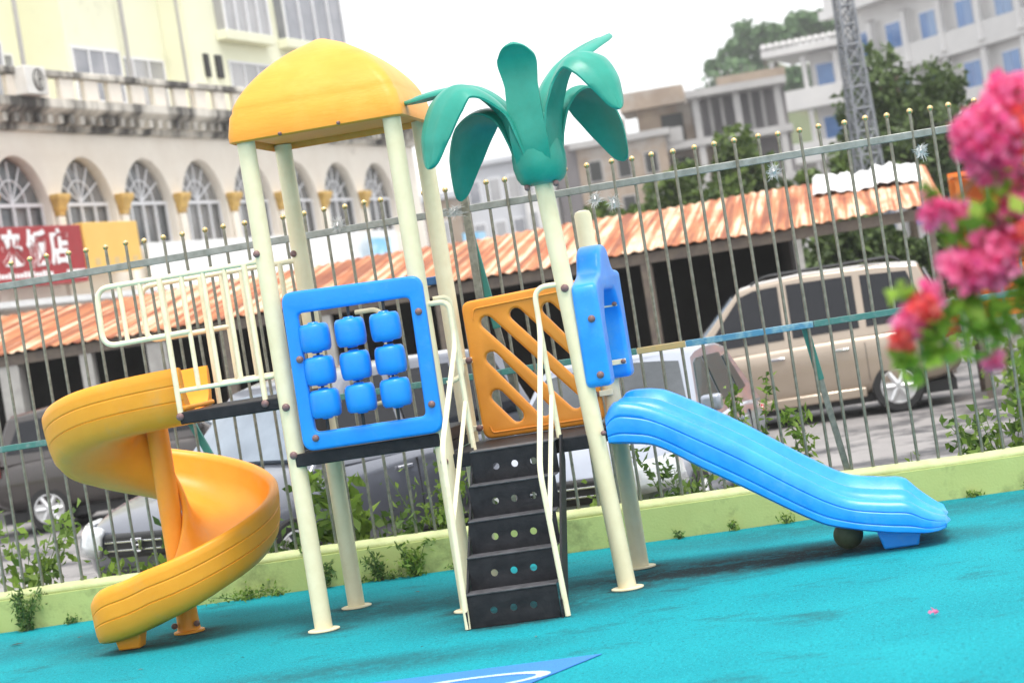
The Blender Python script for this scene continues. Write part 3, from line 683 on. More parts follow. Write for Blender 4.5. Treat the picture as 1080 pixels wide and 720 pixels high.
weed((-2.72, 2.12, .0), .30, .13, 420, 'feathery dark green weed against the wall front, left of the spiral slide', 'leaf_deep', .016, el=3)
weed((.15, 2.14, .0), .27, .12, 380, 'feathery green weed climbing the wall front behind the bead panel tower', 'leaf_weed', .018, el=3)
weed((-.12, 2.15, .0), .24, .09, 200, 'thin wispy weed on the wall front beside the rear left post', 'leaf_deep', .015, el=3)
weed((-.52, 2.15, 0), .22, .10, 180, 'sparse weed on the wall front between the two left posts', 'leaf_deep', .015, el=3)
weed((-1.12, 2.13, 0), .07, .20, 200, 'low creeping weed at the wall foot right of the spiral slide', 'leaf_weed', .016, el=2)
weed((-.30, 2.13, 0), .06, .26, 170, 'flat creeping weed at the wall foot behind the left tower', 'leaf_weed', .015, el=2)
weed((1.99, 2.14, 0), .06, .05, 50, 'tiny weed at the wall foot right of the rear slide post', 'leaf_deep', .014, el=2)
for k, x in enumerate((-3.05, -2.45, -1.95, -1.45, -.85, -.05, .45, .72, 1.62, 2.35, 2.7, 3.95, 4.3)):
    weed((x+random.uniform(-.06, .06), 2.15, 0), random.uniform(.035, .075), random.uniform(.05, .12), 60, 'tiny weed tuft in the crack at the foot of the lime green wall', random.choice(('leaf_deep', 'leaf_weed')), .014, el=2.2, name='weed_tuft', group='tiny tufts at the wall foot')
SB = ROAD+.10
weed((-2.95, 2.72, SB), .98, .24, 320, 'broad-leaved bush behind the fence at the far left edge', 'leaf_weed', .060, el=1.7, base=.3)
weed((-2.42, 2.66, SB), .62, .22, 190, 'yellow-green weed behind the fence below the dark headlight', 'leaf_weed', .05, el=1.8)
weed((-1.95, 2.68, SB), .60, .22, 200, 'green bush behind the fence under the grey car grille', 'leaf_weed', .055, el=1.7)
weed((-1.50, 2.75, SB), .86, .20, 200, 'taller weed behind the fence beside the spiral column', 'leaf_deep', .045, el=2.4)
weed((-.92, 2.68, SB), .62, .28, 330, 'green bush behind the fence right of the spiral slide curve', 'leaf_deep', .05, el=1.8)
weed((-.36, 2.66, SB), 1.0, .20, 230, 'tall light green broad-leaved weed behind the fence under the bead panel', 'leaf_weed', .075, el=2.2, base=.4)
weed((.02, 2.66, SB), .62, .25, 300, 'leafy low bush behind the fence right of the rear left post', 'leaf_deep', .05, el=1.8)
weed((.20, 2.72, SB), 1.06, .22, 520, 'dense small-leaved shrub behind the fence below the bead panel corner', 'leaf_weed', .042, el=1.7, cat='shrub')
weed((.62, 2.70, SB), .66, .18, 190, 'small shrub behind the fence just left of the ladder', 'leaf_deep', .042, el=1.8)
weed((1.40, 2.72, SB), .58, .22, 230, 'low bush behind the fence right of the ladder', 'leaf_weed', .042, el=1.8)
weed((1.98, 2.74, SB), .92, .22, 260, 'tangled weed with dry twigs behind the fence under the top of the blue slide', 'leaf_deep', .04, el=2.6)
weed((2.33, 2.70, SB), .66, .25, 260, 'green weed behind the fence under the middle of the blue slide', 'leaf_weed', .04, el=2.2)
weed((2.56, 2.74, SB), 1.22, .09, 230, 'tall spindly weed behind the fence left of the green brace', 'leaf_weed', .032, el=3, stems=3, base=.35)
weed((2.90, 2.74, SB), 1.08, .10, 260, 'tall feathery weed behind the fence close left of the green brace', 'leaf_weed', .034, el=3, stems=3, base=.3)
weed((3.22, 2.70, SB), .56, .10, 70, 'small pale weed behind the fence right of the green brace', 'leaf_weed', .036, el=2)
weed((3.60, 2.70, SB), .50, .10, 60, 'little weed behind the fence above the slide end', 'leaf_weed', .032, el=2)
weed((4.02, 2.72, SB), .70, .16, 150, 'dark purplish weed behind the fence at the right', 'leaf_deep', .05, el=2.4)
weed((4.26, 2.74, SB), .80, .22, 260, 'bright green leafy bush behind the fence at the right edge', 'leaf_weed', .055, el=1.9)
weed((4.55, 2.75, SB), .95, .25, 260, 'large green bush behind the fence beyond the right edge of the slide', 'leaf_weed', .06, el=1.9)

# ------------------------------------------------------------------ bougainvillea in the right foreground
bg_ = empty('bougainvillea', (4.55, -7.70, 0), 0, 'pink flowering bougainvillea reaching in from the right in the foreground', 'flowering bush')
O = Vector((4.55, -7.70, 0))
CL = [((3.80, -7.84, 1.965), .062, 75), ((3.86, -7.80, 2.035), .05, 48), ((3.80, -7.82, 1.915), .050, 50), ((3.765, -7.85, 1.94), .035, 26), ((3.915, -7.8, 1.985), .06, 45), ((3.655, -7.85, 1.818), .028, 18),
      ((3.70, -7.84, 1.80), .026, 12), ((3.76, -7.85, 1.69), .055, 60), ((3.80, -7.82, 1.73), .048, 40), ((3.72, -7.86, 1.665), .045, 36), ((3.68, -7.85, 1.69), .03, 18), ((3.845, -7.82, 1.80), .035, 20), ((3.80, -7.82, 1.785), .026, 10), ((3.60, -7.87, 1.605), .026, 14),
      ((3.565, -7.87, 1.575), .028, 16), ((3.535, -7.88, 1.545), .018, 8), ((3.62, -7.86, 1.63), .022, 9), ((3.84, -7.83, 1.725), .035, 18), ((3.735, -7.85, 1.455), .016, 5), ((3.90, -7.82, 1.86), .04, 20)]
st = MB()
root_paths = [[(0, 0, 0), (-.1, -.02, .8), (-.25, -.04, 1.35), (-.55, -.1, 1.72), (-.74, -.13, 1.95)], [(.05, .05, 0), (.0, 0, .9), (-.3, -.06, 1.5), (-.62, -.12, 1.66), (-.80, -.15, 1.69)],
              [(-.05, 0, 0), (-.2, -.05, .7), (-.45, -.09, 1.25), (-.75, -.13, 1.52), (-1.0, -.17, 1.56)], [(0, .05, 0), (.1, .0, 1.1), (-.2, -.02, 1.75), (-.6, -.1, 2.02), (-.69, -.1, 2.05)],
              [(-.74, -.13, 1.94), (-.82, -.14, 1.85), (-.9, -.15, 1.82)], [(-.55, -.1, 1.72), (-.68, -.12, 1.60), (-.80, -.14, 1.46)], [(.03, 0, 0), (-.1, 0, .8), (-.4, -.1, 1.35), (-.7, -.13, 1.42)]]
for p in root_paths:
    sp = smooth_path(p, 6); st.tube(sp, [.018*(1-.8*k/len(sp)) if p[0][2] == 0 else .005 for k in range(len(sp))], 6)
st.build('branches', 'drystem', bg_, True)
for i, (c, r, nn) in enumerate(CL):
    C = []
    for k in range(int(nn*2.3)):
        d = rng.normal(size=3); d /= np.linalg.norm(d); C.append(np.array(c)-np.array(O)+d*r*1.28*rng.uniform(.35, 1)**.7)
    V = []
    for cc in C: V.append(leaf_arrays(np.array([cc+rng.normal(size=3)*.006 for _ in range(2)]), .026, 1.25, None, .12))
    leaf_obj('flower_cluster', np.concatenate(V), 'petal2' if i in (4, 12, 13, 15, 17) else 'petal', bg_)
C = []
for (c, r, nn) in [((3.62, -7.86, 1.56), .06, 34), ((3.74, -7.84, 1.55), .09, 75), ((3.84, -7.82, 1.60), .07, 45), ((3.70, -7.85, 1.76), .05, 26), ((3.82, -7.83, 1.85), .05, 26), ((3.90, -7.82, 1.50), .11, 90), ((3.83, -7.82, 1.43), .08, 40), ((3.55, -7.88, 1.50), .05, 26), ((3.62, -7.86, 1.50), .06, 24),
                   ((3.80, -7.83, 1.78), .10, 60), ((3.92, -7.80, 1.75), .09, 70), ((3.56, -7.88, 1.64), .03, 8), ((3.70, -7.86, 1.60), .05, 26), ((4.1, -7.75, 1.7), .25, 260), ((4.3, -7.7, 1.3), .35, 420), ((4.1, -7.75, 1.95), .2, 160), ((3.66, -7.85, 1.855), .022, 7), ((4.4, -7.7, .7), .3, 250)]:
    for k in range(nn):
        d = rng.normal(size=3); d /= np.linalg.norm(d); C.append(np.array(c)-np.array(O)+d*r*rng.uniform(.1, 1.1))
leaf_obj('leaves', leaf_arrays(np.array(C), .033, 1.5, (0, 0, -.3), .15), 'leaf_boug', bg_)

# ------------------------------------------------------------------ cars
def interp_poly(poly, x): return float(np.interp(x, [p[0] for p in poly], [p[1] for p in poly]))
def car(name, label, loc, yaw, L, W, H, pm, wr=.31, kind='suv', grille='bars', lampc='lamp', glass='glass', roof_rails=False, cladding=False, rim_spokes=6, scr='glasslite'):
    root = empty(name, loc, yaw, label, 'car'); hw = W/2; X = lambda t: (t-.5)*L
    if kind == 'suv':
        S = [(0, .50, .78, .90, .82), (.015, .40, .86, 1.00, .93), (.06, .30, .92, 1.05, .985), (.18, .26, .95, 1.06, 1), (.40, .25, .95, 1.05, 1), (.62, .25, .93, 1.03, 1), (.72, .25, .92, 1.05, .995), (.80, .26, .90, 1.02, .985), (.90, .28, .84, .96, .955), (.965, .32, .74, .86, .89), (1, .42, .62, .72, .78)]
        gb = [(.025, 1.0), (.20, 1.02), (.40, 1.01), (.56, 1.0), (.745, 1.02)]; gr = [(.085, H-.07), (.20, H-.015), (.40, H), (.52, H-.03), (.575, H-.075)]
        wins = [[(.075, 1.08), (.245, 1.07), (.245, H-.13), (.120, H-.16)], [(.265, 1.07), (.445, 1.06), (.445, H-.11), (.265, H-.12)], [(.468, 1.06), (.690, 1.05), (.575, H-.18), (.535, H-.125), (.468, H-.11)]]
    else:
        S = [(0, .45, .68, .80, .80), (.015, .36, .76, .90, .92), (.07, .25, .84, .97, .985), (.20, .22, .87, .97, 1), (.42, .20, .87, .95, 1), (.62, .20, .84, .93, 1), (.70, .20, .83, .95, .99), (.80, .22, .80, .91, .98), (.90, .24, .72, .83, .94), (.965, .27, .63, .73, .86), (1, .36, .52, .60, .74)]
        gb = [(.04, .90), (.22, .92), (.40, .91), (.55, .91), (.73, .92)]; gr = [(.15, H-.08), (.25, H-.02), (.38, H), (.47, H-.02), (.53, H-.06)]
        wins = [[(.155, .99), (.25, .97), (.25, H-.18), (.20, H-.17)], [(.268, .97), (.43, .96), (.43, H-.13), (.268, H-.14)], [(.450, .96), (.655, .95), (.52, H-.16), (.49, H-.13), (.450, H-.13)]]
    rings = []
    for (t, zb, zsh, zt, wf) in S:
        w_ = hw*wf; x = X(t)
        half = [(0, zb), (w_*.80, zb), (w_*.97, zb+.06), (w_*1.0, zb+.22), (w_*1.0, zsh-.10), (w_*.965, zsh), (w_*.80, zt), (0, zt+.025)]
        ring = [(x, y, z) for y, z in half]+[(x, -y, z) for y, z in half[-2:0:-1]]; rings.append(ring)
    body = MB().sweep(rings, True, True).build('body', pm, root, True, 60)
    body.modifiers.new('s', 'SUBSURF').levels = 2; body.modifiers['s'].render_levels = 2
    wx = (X(.185), X(.815)); tmp = []
    for x in wx:
        for s in (-1, 1):
            c = MB(); m = Matrix.Translation((x, s*(hw-.12), wr)) @ Matrix.Rotation(R(90), 4, 'X'); c.lathe([(wr*1.13, -.20), (wr*1.13, .20)], 28, m)
            o = c.build('cut', None); tmp.append(o); bo = body.modifiers.new('b', 'BOOLEAN'); bo.object = o; bo.operation = 'DIFFERENCE'; bo.solver = 'EXACT'
    bpy.context.view_layer.update(); bake(body); body.data.materials.clear(); body.data.materials.append(pm)
    body.data.polygons.foreach_set('use_smooth', [True]*len(body.data.polygons)); body.data.set_sharp_from_angle(angle=R(38))
    for o in tmp: bpy.data.objects.remove(o)
    # greenhouse
    yb, yr = hw*.945, hw*.735; g = MB(); ringsg = []
    for (tb, zb), (tr, zr) in zip(gb, gr):
        ringsg.append([(X(tb), -yb, zb-.08), (X(tb), yb, zb-.08), (X(tr), yr, zr-.03), (X(tr), yr*.75, zr), (X(tr), -yr*.75, zr), (X(tr), -yr, zr-.03)])
    cab = g.sweep(ringsg, True, True).build('cabin', pm, root, True, 40, bevel=.03, seg=3)
    def side_y(x, z):
        zb = interp_poly([(X(a), c) for a, c in gb], x)-.08; zr = interp_poly([(X(a), c) for a, c in gr], x)-.03
        return yb+(yr-yb)*min(max((z-zb)/(zr-zb), 0), 1.05)
    for s in (1, -1):
        for wpoly in wins:
            v = [(X(t), s*(side_y(X(t), z)+.012), z) for t, z in wpoly]; k = len(v)
            v += [(x, y-s*.05, z) for x, y, z in v]
            MB().add(v, [tuple(range(k)), tuple(range(2*k-1, k-1, -1))]+[(i, (i+1) % k, k+(i+1) % k, k+i) for i in range(k)]).build('side_window', glass, root)
    def screen(nm, tb, zb, tr, zr, off):
        b0 = Vector((X(tb), 0, zb)); r0 = Vector((X(tr), 0, zr)); d = r0-b0; nrm = Vector((-d.z, 0, d.x)).normalized()
        if (nrm.x > 0) != (off > 0): nrm = -nrm
        v = []; N = 8
        for lift in (.012, -.03):
            for (f_, yy) in ((.13, yb*.90), (.90, yr*.90)):
                for k in range(N+1):
                    u = -1+2*k/N; p = b0+d*f_+nrm*(lift+.05*(1-u*u)); v.append((p.x, u*yy, p.z))
        n1 = N+1; f = []
        for lay in (0, 2*n1):
            for k in range(N): f.append((lay+k, lay+k+1, lay+n1+k+1, lay+n1+k))
        for k in range(N): f += [(k, k+1, 2*n1+k+1, 2*n1+k), (n1+k, n1+k+1, 3*n1+k+1, 3*n1+k)]
        f += [(0, n1, 3*n1, 2*n1), (N, n1+N, 3*n1+N, 2*n1+N)]
        MB().add(v, f).build(nm, scr if off > 0 else glass, root, True, 50)
    screen('windscreen', gb[-1][0]+.002, gb[-1][1]-.06, gr[-1][0]+.002, gr[-1][1]-.02, 1)
    screen('rear_window', gb[0][0]-.002, gb[0][1]-.04, gr[0][0]-.002, gr[0][1]-.02, -1)
    # wheels
    for x in wx:
        for s in (-1, 1):
            mw = Matrix.Translation((x, s*(hw-.105), wr)) @ Matrix.Rotation(R(-90*s), 4, 'X')
            ty = MB().lathe([(wr*.62, -.095), (wr*.93, -.10), (wr*.99, -.075), (wr, -.03), (wr, .03), (wr*.99, .075), (wr*.93, .10), (wr*.68, .098), (wr*.62, .06)], 32, mw).build('wheel', 'tyre', root, True, 40)
            rm = MB(); rm.lathe([(wr*.66, .07), (wr*.68, .095), (wr*.63, .098), (wr*.58, .06), (wr*.5, .03), (.02, .028)], 32, mw)
            for k in range(rim_spokes):
                a = 2*PI*k/rim_spokes; p0 = mw @ Vector((.03*math.cos(a), .03*math.sin(a), .085)); p1 = mw @ Vector((wr*.60*math.cos(a), wr*.60*math.sin(a), .078))
                rm.tube([p0, p1], [wr*.13, wr*.105], 6)
            rm.lathe([(wr*.2, .05), (wr*.2, .095), (wr*.1, .102), (.002, .103)], 16, mw); rm.build('rim', 'rim', ty, True, 40)
            MB().lathe([(wr*.57, .018), (wr*.56, .024), (.03, .026)], 24, mw).build('brake_disc', 'blackplastic', ty)
    zh = S[-3][2]-.05; zc = S[-1][1]
    zf_ = .66 if kind == 'suv' else .58; dz = .02
    # nose: lamps wrap round the corners, grille between them
    for s in (-1, 1):
        v = []; f = []
        for j, zz in enumerate((zf_-.105, zf_-.03, zf_+.06, zf_+.115)):
            for i, (t, wf) in enumerate(((1.012, .50), (1.008, .66), (.998, .80), (.972, .905), (.930, .968))):
                pull = (.0, .0, .004, .014)[j]; v.append((X(t-pull), s*hw*wf*(1-.02*j), zz+.045*(i/4)))
        for j in range(3):
            for i in range(4): f.append((j*5+i, j*5+i+1, (j+1)*5+i+1, (j+1)*5+i))
        lo = MB().add(v, f).build('headlight', lampc, root, True, 60); so_ = lo.modifiers.new('t', 'SOLIDIFY'); so_.thickness = .05; so_.offset = 0
        MB().ball((X(.972), s*hw*.72, zf_+.01), .055, 12).build('reflector', 'chrome', lo, True)
        MB().box(X(.655), X(.69), s*(hw*.945)-.0 if s > 0 else -hw*.945-.0-.09*0-.16, (s*hw*.945+.16) if s > 0 else -hw*.945, gb[-1][1]+.02, gb[-1][1]+.15).build('door_mirror', pm, root, bevel=.03, seg=3)
        for t in (.30, .475): MB().box(X(t), X(t)+.17, s*hw*1.0-.008, s*hw*1.0+.022, S[4][2]-.13, S[4][2]-.095).build('door_handle', 'chrome' if kind == 'suv' else pm, root, bevel=.008)
        for t in (.257, .455, .685): MB().box(X(t)-.003, X(t)+.003, s*hw*1.0-.02 if s > 0 else -hw*1.0-.002, s*hw*1.0+.002 if s > 0 else -hw*1.0+.02, .42, S[4][2]-.06).build('door_seam', 'blackplastic', root)
        if roof_rails: MB().tube(bend([(X(.13), s*yr*.93, H-.04), (X(.15), s*yr*.93, H+.03), (X(.50), s*yr*.93, H+.025), (X(.54), s*yr*.93, H-.05)], .05), .017, 8).build('roof_rail', 'blackplastic', root, True)
        tl = [(X(-.003), s*hw*.66), (X(-.002), s*hw*.80), (X(.018), s*hw*.93), (X(.05), s*hw*.985)]
        zt_ = (.80, 1.05) if kind == 'suv' else (.60, .78); vv = [(x, y*(1 if kind == 'suv' else .955), z) for z in zt_ for x, y in tl]; tb_ = MB().add(vv, [(i, i+1, 5+i, 4+i) for i in range(3)]).build('tail_light', 'redlamp', root, True); sm_ = tb_.modifiers.new('t', 'SOLIDIFY'); sm_.thickness = .02; sm_.offset = 0
    g_ = MB(); zz0, zz1 = zf_-.12, zf_+.07
    g_.box(X(.97), X(1.004), -hw*.47, hw*.47, zz0, zz1); gro = g_.build('grille', 'blackplastic', root, bevel=.03, seg=3)
    for k in range(2): MB().box(X(1.002), X(1.008), -hw*.44, hw*.44, zz0+.055+k*.065, zz0+.070+k*.065).build('grille_bar', 'chrome', gro, bevel=.004)
    if grille == 'emblem':
        e = MB(); xe = X(1.011); zc = (zz0+zz1)/2+.005
        for pth in ([(-.055, .048), (.055, .048), (.042, -.048), (-.042, -.048), (-.055, .048)], [(-.034, .038), (-.024, -.040)], [(.034, .038), (.024, -.040)], [(-.03, 0), (.03, 0)]):
            e.tube(bend([(xe, y, zc+z) for y, z in pth], .012) if len(pth) > 3 else [(xe, y, zc+z) for y, z in pth], .0075, 6)
        e.build('emblem', 'chrome', gro, True)
    MB().box(X(.975), X(1.0), -hw*.62, hw*.62, S[-1][1]-.07, S[-1][1]+.05).build('lower_intake', 'blackplastic', root, bevel=.03)
    if cladding:
        for s in (-1, 1): MB().box(X(.27), X(.73), s*hw-.06 if s > 0 else -hw-.012, s*hw+.012 if s > 0 else -hw+.06, .24, .36).build('sill_trim', pm, root, bevel=.02)
    MB().box(X(.03), X(.97), -hw*.78, hw*.78, .16, .30).build('underbody', 'blackplastic', root)
    return root
car('estate_car', 'beige people carrier parked side-on in front of the dark open shed', (2.30, 14.9, ROAD), PI, 4.45, 1.80, 1.82, paint('beige_car_paint', (.37, .30, .235), metal=.4), .315, 'suv', roof_rails=True, cladding=True)
car('grey_car', 'silver grey car with an emblem grille, nose against the fence behind the spiral slide', (-1.18, 5.22, ROAD), R(-90-30), 4.2, 1.78, 1.72, paint('silver_grey_paint', (.19, .20, .235), metal=.65), .33, 'suv', grille='emblem')
car('white_car', 'white car facing the fence behind the ladder and the lattice panel', (1.40, 5.22, ROAD), R(-90-8), 3.9, 1.70, 1.47, paint('pale_silver_paint', (.33, .36, .43), metal=.45), .30, 'sedan', scr='glassmid', glass='glassdull')
car('dark_car', 'dark brown car parked at the far left beyond the spiral slide', (-6.15, 15.9, ROAD), R(6), 4.3, 1.78, 1.64, paint('dark_brown_paint', (.055, .047, .045), metal=.4), .30, 'suv')

# ------------------------------------------------------------------ open shed with the rusty roof
shed = empty('market_shed', (0, 20, ROAD), 0, 'long open shed with a rusty corrugated roof behind the parked cars', 'shed')
EZ, SL = 2.22-ROAD, .135
v = []; f = []; xs = np.arange(-24, 4.80, .03)
cs = [0, 0, .012, .024, .024, .012]
for i, x in enumerate(xs):
    for j, y in enumerate((-.05, 1.4, 2.8, 4.2, 5.5)): v.append((x, y, EZ+SL*y+cs[i % 6]+.012*math.sin(x*1.9+j)))
for i in range(len(xs)-1):
    for j in range(4): f.append((i*5+j, i*5+5+j, i*5+6+j, i*5+1+j))
o = MB().add(v, f).build('roof_sheet', 'rust', shed); o.modifiers.new('t', 'SOLIDIFY').thickness = .008
MB().box(-24, 4.70, .02, .12, EZ-.19, EZ-.03).build('eave_beam', 'shedwood', shed)
MB().box(-24, 4.70, 5.3, 5.42, EZ+SL*5.3-.19, EZ+SL*5.3-.03).build('rear_beam', 'shedwood', shed)
for k in range(8): MB().box(-24+k*4.05, -24+k*4.05+.07, .12, 5.3, EZ-.10, EZ-.04, Matrix.Translation((0, .12, EZ-.10)) @ Matrix.Rotation(math.atan(SL), 4, 'X') @ Matrix.Translation((0, -.12, -EZ+.10))).build('rafter', 'shedwood', shed)
for (x, m_, r) in ((2.62, 'pillar', .06), (.36, 'shedwood', .08), (-2.8, 'shedwood', .08), (-9.72, 'pillar', .16), (-8.45, 'pillar', .10), (-7.3, 'pillar', .16), (-6.2, 'shedwood', .08), (-4.6, 'pillar', .09), (4.55, 'shedwood', .06), (-12, 'pillar', .15)):
    MB().box(x-r, x+r, .03, .03+2*r, 0, EZ-.05).build('post', m_, shed, bevel=.01)
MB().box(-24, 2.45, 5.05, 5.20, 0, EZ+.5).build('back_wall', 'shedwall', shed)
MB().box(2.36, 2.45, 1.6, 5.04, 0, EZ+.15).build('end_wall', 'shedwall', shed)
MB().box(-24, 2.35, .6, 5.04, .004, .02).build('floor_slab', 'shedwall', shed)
ws = MB(); v = []; f = []
for i in range(30):
    x = 2.9+i*.06
    for j, y in enumerate((3.1, 4.4, 5.6)): v.append((x, y, EZ+SL*y+.075+.02*math.sin(i*1.5)+.03*math.sin(i*.4)+(random.uniform(0, .05) if j == 2 else 0)))
for i in range(29):
    for j in range(2): f.append((i*3+j, i*3+3+j, i*3+4+j, i*3+1+j))
o = ws.add(v, f).build('white_roof_sheet', 'whitesheet'); o.location = (0, 20, ROAD); o.modifiers.new('t', 'SOLIDIFY').thickness = .01
tag(o, 'crumpled white sheet lying on the right end of the rusty shed roof', 'roof sheet')
# shop stuff under the awning
for (x, w_, h, mm, lb) in ((-9.1, .55, 1.2, 'pillar', 'pale grey cabinet under the awning, left of the middle pillars'), (-5.5, 1.0, 1.1, 'bldgdark', 'dark cabinet under the awning behind the bridge railing'), (-3.6, 1.1, 1.3, 'pillar', 'grey cabinet under the awning behind the bead panel')):
    r_ = empty('cabinet', (x, 23.2, ROAD+.02), 0, lb, 'cabinet', 'cabinets standing under the awning')
    MB().box(-w_/2, w_/2, -.3, .3, 0, h).build('case', mm, r_, bevel=.02)
    MB().box(-w_/2+.05, -.01, -.325, -.302, .08, h-.08).build('door', mm, r_); MB().box(.01, w_/2-.05, -.325, -.302, .08, h-.08).build('door', mm, r_)
# orange load behind the flowers
ld = empty('produce_stall', (5.75, 14.4, ROAD), 0, 'orange stall stacked with yellow sacks, half hidden behind the pink flowers', 'stall')
MB().box(-1.05, 1.6, -.4, 1.2, .95, 1.05).build('shelf', 'orangeload', ld, bevel=.01)
MB().box(-1.05, 1.6, .9, 1.0, 1.055, 2.75).build('back_board', 'orangeload', ld)
MB().box(-1.05, 1.6, -.45, .88, 2.66, 2.69).build('canopy', 'orangeload', ld)
for x in (-1.0, 1.55):
    for y in (-.35, 1.1): MB().box(x-.04, x+.04, y-.04, y+.04, 0, .945).build('leg', 'shedwood', ld)
for x in (-1.0, 1.55): MB().box(x-.03, x+.03, -.38, -.32, 1.055, 2.655).build('upright', 'orangeload', ld)
for r_ in range(8):
    for k in range(9):
        MB().ball((-.86+k*.27+random.uniform(-.03, .03), .35+random.uniform(-.08, .08), 1.14+r_*.165), .10, 10, (1.3, 1.3, .8)).build('sack', 'yellowsack' if random.random() < .6 else 'orangeload', ld, True)

# ------------------------------------------------------------------ arcaded building at the left
FD = Vector((.178, .984, 0)).normalized(); fang = math.atan2(FD.y, FD.x)
arc = empty('arcade_building', (-13.237, 33.06, ROAD), fang, 'cream arcaded building with gold capitals and pale green flats above, upper left', 'building')
Z0 = -ROAD
PIT = 2.83; holes = []
def arch_poly(c, hw_, zb, zs_, za, n=9):
    p = [(c-hw_, zb), (c+hw_, zb), (c+hw_, zs_)]
    for k in range(1, n):           # pointed-round arch
        t = k/n; p.append((c+hw_*(1-t)**1.0*(1-.0*t) if False else c+hw_*math.cos(t*PI/2), zs_+(za-zs_)*math.sin(t*PI/2)**1.15))
    p.append((c, za))
    for k in range(n-1, 0, -1):
        t = k/n; p.append((c-hw_*math.cos(t*PI/2), zs_+(za-zs_)*math.sin(t*PI/2)**1.15))
    p.append((c-hw_, zs_)); return p
KS = range(-3, 7)
for k in KS: holes.append(arch_poly(PIT*(k+.5), 1.20, 4.35+Z0, 5.25+Z0, 6.46+Z0))
plate('facade_wall', [(-8.6, 0), (21.6, 0), (21.6, 7.02+Z0), (-8.6, 7.02+Z0)], holes, .36, .02, 'facade', arc, XZ(.2), 1)
for k in KS:
    c = PIT*(k+.5)
    fr_ = MB(); wz0, wz1, wa = 4.38+Z0, 5.42+Z0, 6.40+Z0
    fr_.box(c-1.19, c+1.19, .20, .26, wz1-.03, wz1+.05); fr_.box(c-1.19, c+1.19, .20, .26, wz0, wz0+.06)
    for dx in (-1.15, -.58, 0, .58, 1.15): fr_.box(c+dx-.035, c+dx+.035, .205, .255, wz0+.06, wz1-.03)
    for a in (30, 60, 90, 120, 150): fr_.tube([(c, .23, wz1+.05), (c+.95*math.cos(R(a)), .23, wz1+.05+.90*math.sin(R(a)))], .022, 5)
    fr_.tube([(c+.55*math.cos(R(a)), .23, wz1+.05+.50*math.sin(R(a))) for a in range(0, 181, 15)], .022, 5)
    fo = fr_.build('window_frame', 'frame', arc)
    plate('pane', arch_poly(c, 1.195, wz0, 5.27+Z0, wa), [], .03, .002, 'archglass', fo, XZ(.30), 1)
    # pilaster and gold capital
    s = PIT*k
    MB().box(s-.14, s+.14, -.10, .015, 3.2+Z0, 5.14+Z0).build('pilaster', 'facade', arc, bevel=.03)
    MB().sweep([[(s+sx*w_, .01 if sy > 0 else -.10-(w_-.15), z+Z0) for sx, sy in ((-1, -1), (1, -1), (1, 1), (-1, 1))] for w_, z in ((.15, 5.15), (.15, 5.24), (.19, 5.28), (.19, 5.36), (.25, 5.48), (.27, 5.54), (.27, 5.62))], True, True).build('capital', 'gold', arc, bevel=.02)
# cornice, ledge and balustrade
cp = [(0.02, 6.98), (-.10, 7.0), (-.12, 7.10), (-.30, 7.30), (-.46, 7.40), (-.50, 7.44), (-.50, 7.62), (0.02, 7.62)]
MB().sweep([[(s, y, z+Z0) for y, z in cp] for s in (-8.6, 21.7)], True, True).build('cornice', 'cornice', arc)
for k in range(66):
    s = -8.4+k*.45; MB().box(s-.09, s+.09, -.36, -.05, 7.12+Z0, 7.30+Z0).build('dentil', 'cornice', arc)
MB().box(-8.6, 21.7, -.50, -.24, 8.10+Z0, 8.25+Z0).build('balustrade_rail', 'cornice', arc, bevel=.03)
for k in range(28):
    s = -8.0+k*1.06; MB().box(s-.30, s+.30, -.44, -.30, 7.625+Z0, 8.095+Z0).build('balustrade_block', 'facade', arc, bevel=.03)
MB().box(-8.6, 21.6, .03, 9.6, 7.38+Z0, 7.60+Z0).build('terrace', 'facade', arc)
MB().box(-8.6, 21.6, 9.2, 9.6, 0, 7.37+Z0).build('rear_wall', 'facade', arc)
MB().box(21.2, 21.59, .40, 9.18, 0, 7.37+Z0).build('end_wall', 'facade', arc)
MB().box(-8.6, -8.2, .40, 9.18, 0, 7.37+Z0).build('end_wall', 'facade', arc)
MB().box(-8.1, 21.1, .9, 1.0, 0, 7.36+Z0).build('inner_wall', 'aptdark', arc)
# flats above, set back
AY = 1.3
def aptwin(s0, s1, z0, z1, y, parent, n=2, glass='winglass'):
    fo = MB()
    fo.box(s0, s1, y-.05, y-.003, z0+Z0, z0+.06+Z0); fo.box(s0, s1, y-.05, y-.003, z1-.06+Z0, z1+Z0)
    for k in range(n+1):
        s = s0+(s1-s0-.06)*k/n; fo.box(s, s+.06, y-.05, y-.003, z0+.06+Z0, z1-.06+Z0)
    w_ = fo.build('window', 'frame', parent); MB().box(s0+.03, s1-.03, y-.025, y-.004, z0+.05+Z0, z1-.05+Z0).build('pane', glass, w_)
MB().box(-8.0, 1.0, AY, 9.0, 7.61+Z0, 15+Z0).build('flat_block', 'apt', arc)
MB().box(1.02, 3.2, AY+.9, 9.0, 7.61+Z0, 15+Z0).build('recess', 'apt', arc)
MB().box(3.22, 5.9, AY-.3, 9.0, 7.61+Z0, 15+Z0).build('flat_block', 'apt', arc)
MB().box(5.92, 8.9, AY+.1, 9.0, 7.61+Z0, 15+Z0).build('flat_block', 'apt', arc)
MB().box(8.92, 19.4, AY-.6, 9.0, 7.61+Z0, 15+Z0).build('flat_block', 'apt', arc)
